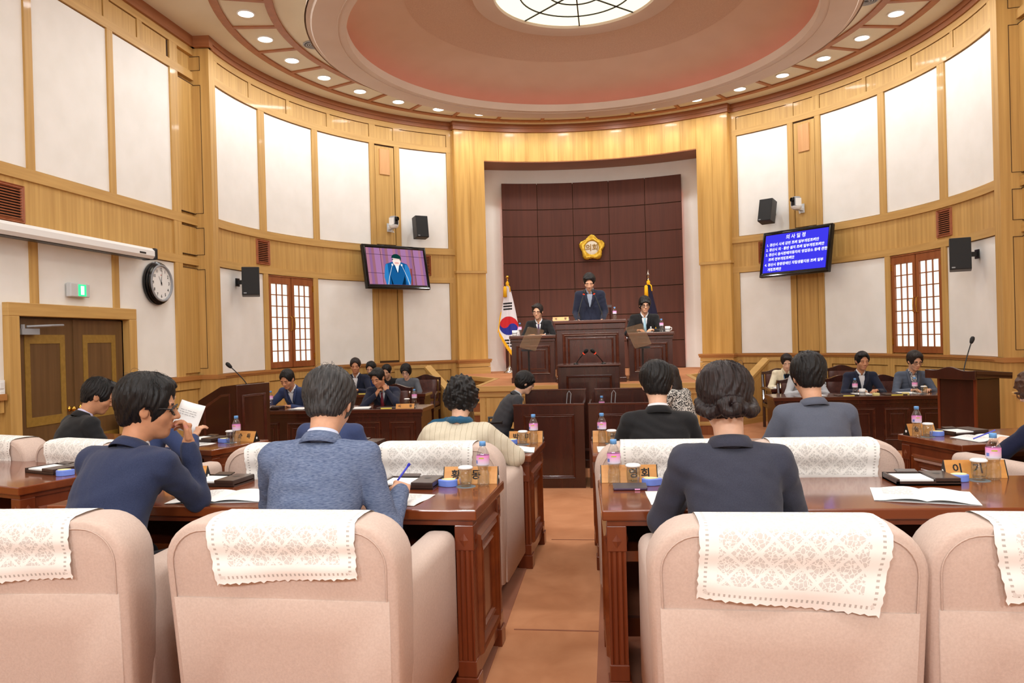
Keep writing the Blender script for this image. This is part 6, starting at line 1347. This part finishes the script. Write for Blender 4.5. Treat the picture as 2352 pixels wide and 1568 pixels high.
def make_hair(parent, style, mat, h, hsz, seed):
    G = Field((-.16, -.2, -.3 if style == 'long' else -.17), (.16, .16, .2), h); nz = nfun(seed*3+1, 1, 38); rz_ = lambda *a: np.array(a)
    vol = dict(short=.012, side=.015, thick=.02, bowl=.018, perm=.03, bun=.018, bob=.022, long=.016, curly=.026, up=.014)[style]
    G.ell((0, -.014, .036), rz_(.076+vol, .097+vol, .088+vol), .02)
    if style in ('short', 'side', 'thick', 'up'): G.ell((0, -.062, -.028), rz_(.064, .046, .058), .02); G.cap((-.074, .012, .02), (-.076, .012, -.012), .010, .006, .01); G.cap((.074, .012, .02), (.076, .012, -.012), .010, .006, .01)
    if style == 'side': G.ell((.02, .055, .098), rz_(.062, .04, .026), .02)
    if style == 'thick': G.ell((0, .045, .098), rz_(.064, .042, .03), .025); G.ell((0, -.03, .07), rz_(.088, .085, .068), .02)
    if style == 'up': G.ell((0, .062, .105), rz_(.058, .03, .026), .02)
    if style == 'bowl': G.ell((0, -.035, -.02), rz_(.086, .078, .07), .02); G.cap((-.055, .075, .05), (.055, .075, .05), .02, .02, .02)
    if style in ('perm', 'curly'): G.ell((0, -.03, -.01), rz_(.098, .085, .085), .03)
    if style == 'bob': G.ell((0, -.028, -.012), rz_(.095, .082, .09), .02); G.cap((-.05, .075, .055), (.05, .075, .055), .02, .02, .02)
    if style == 'bun':
        G.ell((0, -.052, -.012), rz_(.078, .06, .066), .02); G.ell((0, -.02, .06), rz_(.094, .09, .075), .02)
        for sd_ in (-1, 1):
            q0 = (sd_*.088, .0, .0)
            for q1, r1 in (((sd_*.088, -.045, -.035), .021), ((sd_*.066, -.085, -.055), .023), ((sd_*.03, -.112, -.048), .023)): G.cap(q0, q1, .02, r1, .005); q0 = q1
        for a_ in range(7):
            t0, t1 = a_*.9, (a_+1)*.9; rr0, rr1 = .034-.0035*a_, .034-.0035*(a_+1); G.cap((-.004+rr0*math.cos(t0)*1.25, -.118-.004*a_, -.05+rr0*math.sin(t0)), (-.004+rr1*math.cos(t1)*1.25, -.122-.004*a_, -.05+rr1*math.sin(t1)), .021, .019, .003)
    if style == 'long':
        G.ell((0, -.045, -.06), rz_(.092, .07, .12), .03); G.ell((0, -.05, -.17), rz_(.085, .05, .11), .04)
        G.cap((-.03, .075, .06), (.03, .075, .06), .018, .018, .02)
    # open the face and, where they show, the ears and the nape
    fz = {'bowl': -.03, 'bob': -.028, 'long': -.02}.get(style, .004); G.ell((0, .137, fz), rz_(.079, .098, .1), .008, None, 'd')
    if style in ('short', 'side', 'thick', 'up'):
        for s in (-1, 1): G.ell((s*.1, .0, -.035), rz_(.045, .034, .05), .008, None, 'd')
        G.fn(lambda x, y, z: z+.072+.28*np.maximum(y+.02, 0)+0*x, 'd', .012)
    elif style == 'bun':
        for sd_ in (-1, 1): G.ell((sd_*.1, .01, -.045), rz_(.04, .032, .042), .008, None, 'd')
        G.fn(lambda x, y, z: z+.092+.5*np.maximum(y+.02, 0)+0*x, 'd', .01)
    elif style in ('bowl', 'perm', 'curly', 'bob'):
        G.fn(lambda x, y, z: z+(.085 if style != 'bob' else .095)+.25*np.maximum(y, 0)+0*x, 'd', .015)
        if style == 'bowl':
            for s in (-1, 1): G.ell((s*.105, .01, -.03), rz_(.04, .03, .04), .008, None, 'd')
    amp, fr = dict(perm=(.0065, 75), curly=(.005, 62)).get(style, (.0018, 34)); G.noise(nfun(seed, amp, fr))
    if style not in ('perm', 'curly'):
        def strands(x, y, z): a = np.arctan2(x, y+.02); return .0022*np.sin(a*26+6*np.sin(z*22)+2*np.sin(a*5))+.0014*np.sin(a*57+z*60+3*np.sin(a*9))
        G.noise(strands)
    else: G.noise(nfun(seed+4, .003, 150))
    v, f = G.mesh(); ho = obj('hair', np_mesh('hair', [(v*hsz, f)], [mat]), None, parent)
    if h < .006 and style not in ('perm', 'curly'):
        r_ = random.Random(seed); m = MB()
        for k in range(260):
            a = r_.uniform(0, 2*PI); p0 = r_.uniform(.12, .9); ln = r_.uniform(.25, .6); dv = r_.uniform(-.3, .3); o_ = r_.uniform(.0, .006)+(r_.random() < .06)*r_.uniform(.004, .014); pts = []
            if abs(a-PI/2) < .9 and p0 > .6: continue
            for j in range(6):
                p = p0+ln*j/5; aa = a+dv*j/5; e_ = vol+.001+o_*math.sin(PI*j/5*.9+.2); pts.append(((.076+e_)*math.sin(p)*math.cos(aa)*hsz, (-.014+(.097+e_)*math.sin(p)*math.sin(aa))*hsz, (.036+(.088+e_)*math.cos(p))*hsz))
            m.tube(pts, [.0007]*5+[.0003], 3, cap=False)
        so = obj('loose_strands', m, mat, ho, fix=False); so['kind'] = 'stuff'
    return ho
# ================================================================== the people in the room
navy = cloth('suit_navy', (46, 54, 82), 5); heather = noisy('jacket_heather', (78, 92, 124), (122, 134, 160), (.25, .25, 1.4), 240, 4, .9, 0, .3, .3, .7, spec=.15, bscale=500); wdark = cloth('suit_charcoal_blue', (58, 60, 74), 4); blackc = cloth('suit_black', (32, 32, 34), 4); greyc = cloth('suit_grey', (92, 97, 112), 5); linen = stripes('linen_striped', (216, 206, 184), (176, 164, 136), 27); navy2 = cloth('suit_navy_bright', (54, 66, 104), 5); dnavy = cloth('suit_dark_navy', (36, 40, 58), 5); charc = cloth('suit_charcoal', (60, 60, 64), 5); creamj = cloth('jacket_cream', (238, 228, 200), 4); chamb = cloth('jacket_chambray', (84, 92, 108), 9); pale = cloth('shirt_pale_grey', (186, 190, 196), 5); gcard = cloth('cardigan_grey', (98, 102, 110), 6); navyb = cloth('blouse_navy', (26, 30, 56), 4); lav = cloth('shirt_lavender', (208, 202, 232), 4); blk_top = cloth('top_black', (22, 24, 30), 3); blue_jk = cloth('jacket_blue', (52, 72, 124), 5)
t_blue = plain('tie_pale_blue', (158, 196, 214), .5); t_purple = plain('tie_purple', (66, 44, 82), .5); t_red = plain('tie_red', (120, 30, 46), .5); t_navy = plain('tie_navy', (28, 32, 56), .5)
check = noisy('shirt_check', (60, 70, 92), (222, 218, 214), (1, 1, 1), 70, 1, .8, lo=.42, hi=.58); chambray_shirt = cloth('shirt_blue_grey', (150, 160, 178), 8); patt = noisy('blouse_pattern', (24, 24, 26), (214, 212, 206), (1, 1, 1), 70, 2, .8, lo=.48, hi=.52)
def pen(i, s, col, name='pen', label='blue pen', off=(0, 0, 0)):
    pass
D = lambda x: math.radians(x)
# nearest row, seen from behind
person('man in a plain navy suit and black spectacles leaning on his elbow, nearest row', (-1.80, 2.88, 0), D(-8), 1.03, .50, .34, .28, twist=-.06, hyaw=D(-56), hpitch=.12, neckf=.0, jacket=navy, shirt=shirt_w, hair='thick', hm=h_black, sk=skin_t, glasses='thick', near=True, fine=.005, seed=3, broad=1.08,
       arms={1: dict(w=(.14, .42, 1.07), pole=(.12, .3, -1), fd=(-.25, .25, .9), pn=(.55, .8, .2), curl=.75, thumb=(.5, .8, .2)), -1: dict(w=(-.12, .52, .86), pole=(-.7, -.2, -.5))})
def wp(i):
    el, wr, a = i['J'][1]; p = wr+np.array([-.05, .085, .02]); q = p+np.array([.06, .03, .07]); q0 = p-np.array([.03, -.02, .05])
    o = thing('pen', 'blue pen in the hand of the man in the grey-blue jacket', 'pen'); o.matrix_world = Matrix.Translation((-.86, 2.88, 0)) @ Matrix.Rotation(D(2), 4, 'Z') @ Matrix.Scale(1.03, 4)
    obj('barrel', MB().tube([tuple(q0), tuple(q)], .0045, 8), plain('pen_blue', (60, 70, 214), .3), o, smooth=True); obj('clip', MB().tube([tuple(q), tuple(q+(q-q0)*.08)], .0065, 8), plain('pen_cap', (50, 60, 200), .3), o)
person('man in a grey-blue heather jacket writing, nearest row', (-.86, 2.88, 0), D(2), 1.03, .50, .24, .22, hyaw=D(3), hpitch=.50, jacket=heather, shirt=cloth('shirt_pale_blue', (206, 214, 240), 3), hair='thick', hm=h_salt, sk=skin, near=True, fine=.005, seed=5, broad=1.06, extras=wp,
       arms={1: dict(w=(.275, .37, .865), pole=(.15, -.7, -.7), fd=(-.12, .9, .12), pn=(.3, -.15, .95), curl=[.62, .8, .95, 1.0], thumb=(.2, .9, .3)), -1: dict(w=(-.1, .5, .86), pole=(-.7, -.2, -.5))})
person('woman in a charcoal-blue suit with her hair in a bun, nearest row', (.80, 2.88, 0), D(0), 1.0, .50, .20, .14, hyaw=D(2), hpitch=.30, jacket=wdark, shirt=None, hair='bun', hm=h_brown, sk=skin_p, near=True, fine=.005, seed=8, broad=.98,
       arms={1: dict(w=(.15, .46, .86), pole=(.5, -.2, -.8)), -1: dict(w=(-.15, .46, .86), pole=(-.5, -.2, -.8))})
# second row
def scarf(i):
    P4, sx, fwd, d3 = i['P4'], i['sx'], i['fwd'], i['d3']; m = MB(); pts = []
    for k in range(21): a = 2*PI*k/20; pts.append(tuple(P4+sx*math.sin(a)*.072+fwd*math.cos(a)*.07+d3*(.02+.01*math.cos(a))))
    sc_m = cloth('scarf_blue', (46, 92, 124), 10); obj('scarf', m.tube(pts, [.024+.004*math.sin(k*2.3) for k in range(21)], 8), sc_m, i['t'], smooth=True); b = P4-sx*.07
    obj('scarf_end', MB().grid([[tuple(b+np.array([-.02*k-.012*j*(k > 2), -.02, .01+.012*j-.004*k*k*.3+.004*math.sin(k*2)])) for j in range(4)] for k in range(7)]), sc_m, i['t'], smooth=True)
person('woman in a striped linen top and blue scarf, second row by the aisle', (-.64, 4.7, 0), D(-3), .93, .47, .16, .2, hyaw=D(4), hpitch=.35, jacket=linen, jname='linen_top', collar=False, hair='perm', hm=h_black, sk=skin_p, near=True, fine=.0062, seed=11, sleeve=1.35, broad=1.0, extras=scarf, arms={1: dict(w=(.25, .48, .84), pole=(.8, -.2, -.5)), -1: dict(w=(-.2, .5, .84), pole=(-.8, -.2, -.5))})
person('man in a navy suit mostly hidden behind the grey-blue jacket, second row', (-1.56, 4.75, 0), D(-4), .95, .47, .3, .3, hyaw=0, hpitch=.5, jacket=navy2, shirt=shirt_w, hair='short', seed=12, broad=1.05)
person('man in a black suit seen from behind, right of the aisle', (.64, 4.72, 0), D(2), .98, .47, .16, .14, hyaw=D(-2), hpitch=.28, jacket=blackc, shirt=shirt_w, hair='thick', hm=h_black, sk=skin_p, near=True, fine=.0062, seed=13, broad=1.02)
person('man in a grey suit seen from behind, second row right', (1.60, 4.75, 0), D(6), 1.0, .48, .2, .16, hyaw=D(-4), hpitch=.3, jacket=greyc, shirt=None, hair='thick', hm=h_black, sk=skin, near=True, fine=.0062, seed=14, broad=1.08)
person('man in a black suit in profile by the door', (-3.78, 5.22, 0), D(-30), .97, .47, .22, .26, hyaw=D(-28), hpitch=.42, jacket=blackc, shirt=lav, hair='up', hm=h_black, sk=skin_t, near=True, fine=.0062, seed=15, broad=1.04)
def paper_up(i):
    o = thing('paper_sheet', 'white printed sheet held up by the half-hidden man at the left', 'paper', (-2.82, 5.36, 1.03), D(20)); obj('sheet', MB().grid([[(-.09+.18*a/4, .02*math.sin(a), -.11+.22*b/4) for a in range(5)] for b in range(5)], T3(0, 0, 0, 0, -.25, .35)), paper, o, smooth=True); o.children[0].modifiers.new('thick', 'SOLIDIFY').thickness = .001
    text_block(o, T3(.0, -.012, .03, 0, -.25+PI/2, .35), .12, .05, 3)
person('man in a blue-navy suit half hidden behind the spectacled man, holding a sheet', (-3.03, 5.0, 0), D(-18), .95, .47, .2, .2, hyaw=0, hpitch=.3, jacket=navy2, shirt=shirt_w, hair='short', hm=h_dark, seed=16, extras=paper_up, arms={1: dict(w=(.2, .38, .93), pole=(.6, -.2, -.7), fd=(.1, .5, .7), curl=.5)})
def pen_r(i):
    o = thing('pen', 'blue pen in the hand of the woman at the right edge', 'pen', (2.86, 5.52, .82)); obj('barrel', MB().tube([(-.07, .03, -.035), (.05, -.02, .03)], .0045, 8), MATS['pen_blue'], o)
person('woman in a navy blouse and spectacles cut off by the right edge, second row', (3.25, 5.08, 0), D(24), .93, .47, .32, .3, hyaw=D(8), hpitch=.35, jacket=navyb, jname='blouse', collar=False, hair='curly', hm=h_auburn, sk=skin_p, glasses='thin', fine=.0062, seed=17, short_sleeve=True, near=True, extras=pen_r, arms={-1: dict(w=(-.18, .48, .85), pole=(-.8, -.3, -.4), fd=(.1, .9, -.1), pn=(0, .1, 1), curl=.5), 1: dict(w=(.2, .5, .85), pole=(.7, -.2, -.5))})
# stenographers
person('young man in a charcoal suit at the left stenographer desk', (-.9, 8.25, 0), D(-68), .88, .48, .34, .3, hyaw=D(-4), hpitch=.35, jacket=charc, shirt=pale, vneck=.2, tie=t_navy, hair='bowl', hm=h_black, sk=skin_p, glasses='thin', fine=.0068, seed=18, arms={-1: dict(w=(-.1, .36, .80), pole=(-.5, -.3, -.7)), 1: dict(w=(.1, .36, .80), pole=(.5, -.3, -.7))})
person('woman with long dark hair and a patterned blouse at the right stenographer desk', (1.16, 8.45, 0), D(52), .88, .46, .2, .2, hyaw=D(4), hpitch=.3, jacket=patt, jname='blouse', collar=False, hair='long', hm=h_dark, sk=skin_p, fine=.0068, seed=19)
# on the dais
DZ = PLAT
def badge(i, u=.09, v=.12):
    P4, sx, fwd, d3 = i['P4'], i['sx'], i['fwd'], i['d3']; p = P4-d3*v+sx*u+fwd*.16
    o = MB().bb(-.022, .022, -.002, .002, -.06, 0); M_ = Matrix.Translation(Vector(p)); obj('name_badge', o, whitep, i['t'], M=M_); obj('badge_clip', MB().ball((0, .0, .02), (.013, .004, .016), 8, 6), ltgrey, i['t'], M=M_)
person('bowing man in a navy suit standing at the rostrum', (.03, 12.52, DZ), PI, .98, stand=True, lean=.08, up=.24, hpitch=.58, jacket=dnavy, shirt=chambray_shirt, vneck=.3, hair='side', hm=h_black, sk=skin, fine=.0062, seed=21, broad=1.06, arms={1: dict(w=(.2, .24, .96), pole=(.35, -1, 0), fd=(-.3, .9, -.1)), -1: dict(w=(-.2, .24, .96), pole=(-.35, -1, 0), fd=(.3, .9, -.1))})
person('clerk in a black suit and purple tie at the left desk of the dais', (-.82, 12.62, DZ), PI, .90, .46, .2, .2, hyaw=D(-8), hpitch=.24, jacket=blackc, shirt=shirt_w, vneck=.26, tie=t_purple, hair='side', hm=h_dark, sk=skin, glasses='thin', fine=.0068, seed=22, extras=lambda i: badge(i, -.12, .22))
person('clerk in a pale blue tie writing at the right desk of the dais', (.90, 12.62, DZ), PI, .94, .47, .2, .2, hyaw=D(6), hpitch=.28, jacket=blackc, shirt=shirt_w, vneck=.3, tie=t_blue, hair='bowl', hm=h_black, sk=skin, glasses='thick', fine=.0068, seed=23, broad=1.05, extras=lambda i: badge(i, -.1, .2))
# officials on the left
person('mayor in a dark navy suit resting his chin on clasped hands', (-2.72, 10.15, 0), PI, .92, .44, .3, .3, hyaw=D(-12), hpitch=.45, hroll=.1, jacket=dnavy, shirt=shirt_w, vneck=.28, tie=t_red, hair='side', hm=h_black, sk=skin_t, fine=.0062, seed=31, broad=1.06, arms={1: dict(w=(.06, .36, .93), pole=(.9, .2, -.8), fd=(-.4, -.1, .7), pn=(.6, .6, .2), curl=.8), -1: dict(w=(-.10, .34, .98), pole=(-.9, .2, -.8), fd=(.4, -.1, .7), pn=(-.6, .6, .2), curl=.8)})
person('man in a blue suit writing at the left end of the front desk', (-3.98, 10.2, 0), D(172), .94, .44, .34, .3, hyaw=D(0), hpitch=.5, jacket=navy2, shirt=shirt_w, vneck=.26, hair='short', hm=h_black, sk=skin_t, seed=32, arms={1: dict(w=(.22, .50, .76), pole=(.7, -.2, -.5), curl=.7), -1: dict(w=(-.1, .45, .76), pole=(-.6, -.2, -.6))})
person('man in a dark jacket over an open white shirt, left second row', (-4.02, 12.75, 0), PI, .94, .44, .14, .16, hyaw=D(14), hpitch=.25, jacket=dnavy, shirt=shirt_w, vneck=.36, hair='short', hm=h_dark, sk=skin_t, seed=33, extras=lambda i: badge(i, .12, .3))
person('woman in a grey cardigan and spectacles by the left stair wall', (-3.14, 12.85, 0), PI, .86, .45, .2, .2, hyaw=D(4), hpitch=.45, jacket=gcard, jname='cardigan', collar=False, shirt=None, hair='bob', hm=h_black, sk=skin_p, glasses='thin', seed=34)
person('person in a blue jacket mostly hidden behind the open-shirted man', (-3.86, 13.2, 0), PI, .9, .44, .2, .2, hpitch=.35, jacket=blue_jk, hair='short', hm=h_black, seed=35)
person('dark-haired person half hidden behind the mayor', (-3.55, 13.1, 0), PI, .86, .44, .2, .2, hpitch=.4, jacket=blackc, hair='short', hm=h_black, seed=36)
# officials on the right
def lanyard(i):
    P4, sx, fwd, d3 = i['P4'], i['sx'], i['fwd'], i['d3']; m = cloth('lanyard_blue', (86, 140, 190), 5)
    for s in (-1, 1): obj('lanyard', MB().tube([tuple(P4+sx*s*.06), tuple(P4+sx*s*.05-d3*.08+fwd*.13), tuple(P4-d3*.26+fwd*.16)], .006, 5), m, i['t'])
    badge(i, 0, .26)
person('woman in a cream jacket writing behind the right second-row desk', (3.06, 12.5, 0), PI, .88, .46, .22, .2, hyaw=D(-6), hpitch=.45, jacket=creamj, shirt=blk_top, vneck=.42, hair='up', hm=h_dark, sk=skin_p, seed=41, extras=lanyard, coll_col=creamj)
person('man in a pale grey shirt hidden behind the grey-suited man', (3.02, 11.15, 0), PI, .9, .44, .2, .2, hpitch=.35, jacket=pale, jname='pale_shirt', hair='short', hm=h_black, seed=42)
person('man in a navy suit with open white collar, eyes down, right front desk', (3.77, 11.15, 0), PI, .90, .44, .12, .14, hyaw=D(6), hpitch=.2, jacket=dnavy, shirt=shirt_w, vneck=.3, hair='side', hm=h_black, sk=skin_t, fine=.0062, seed=43, broad=1.05)
person('man in a grey jacket over a checked shirt with spectacles, right front desk', (4.42, 11.1, 0), PI, .90, .44, .14, .16, hyaw=D(8), hpitch=.35, jacket=chamb, shirt=check, vneck=.36, hair='thick', hm=h_dark, sk=skin, glasses='thin', fine=.0062, seed=44, broad=1.02, extras=lambda i: badge(i, -.1, .28))
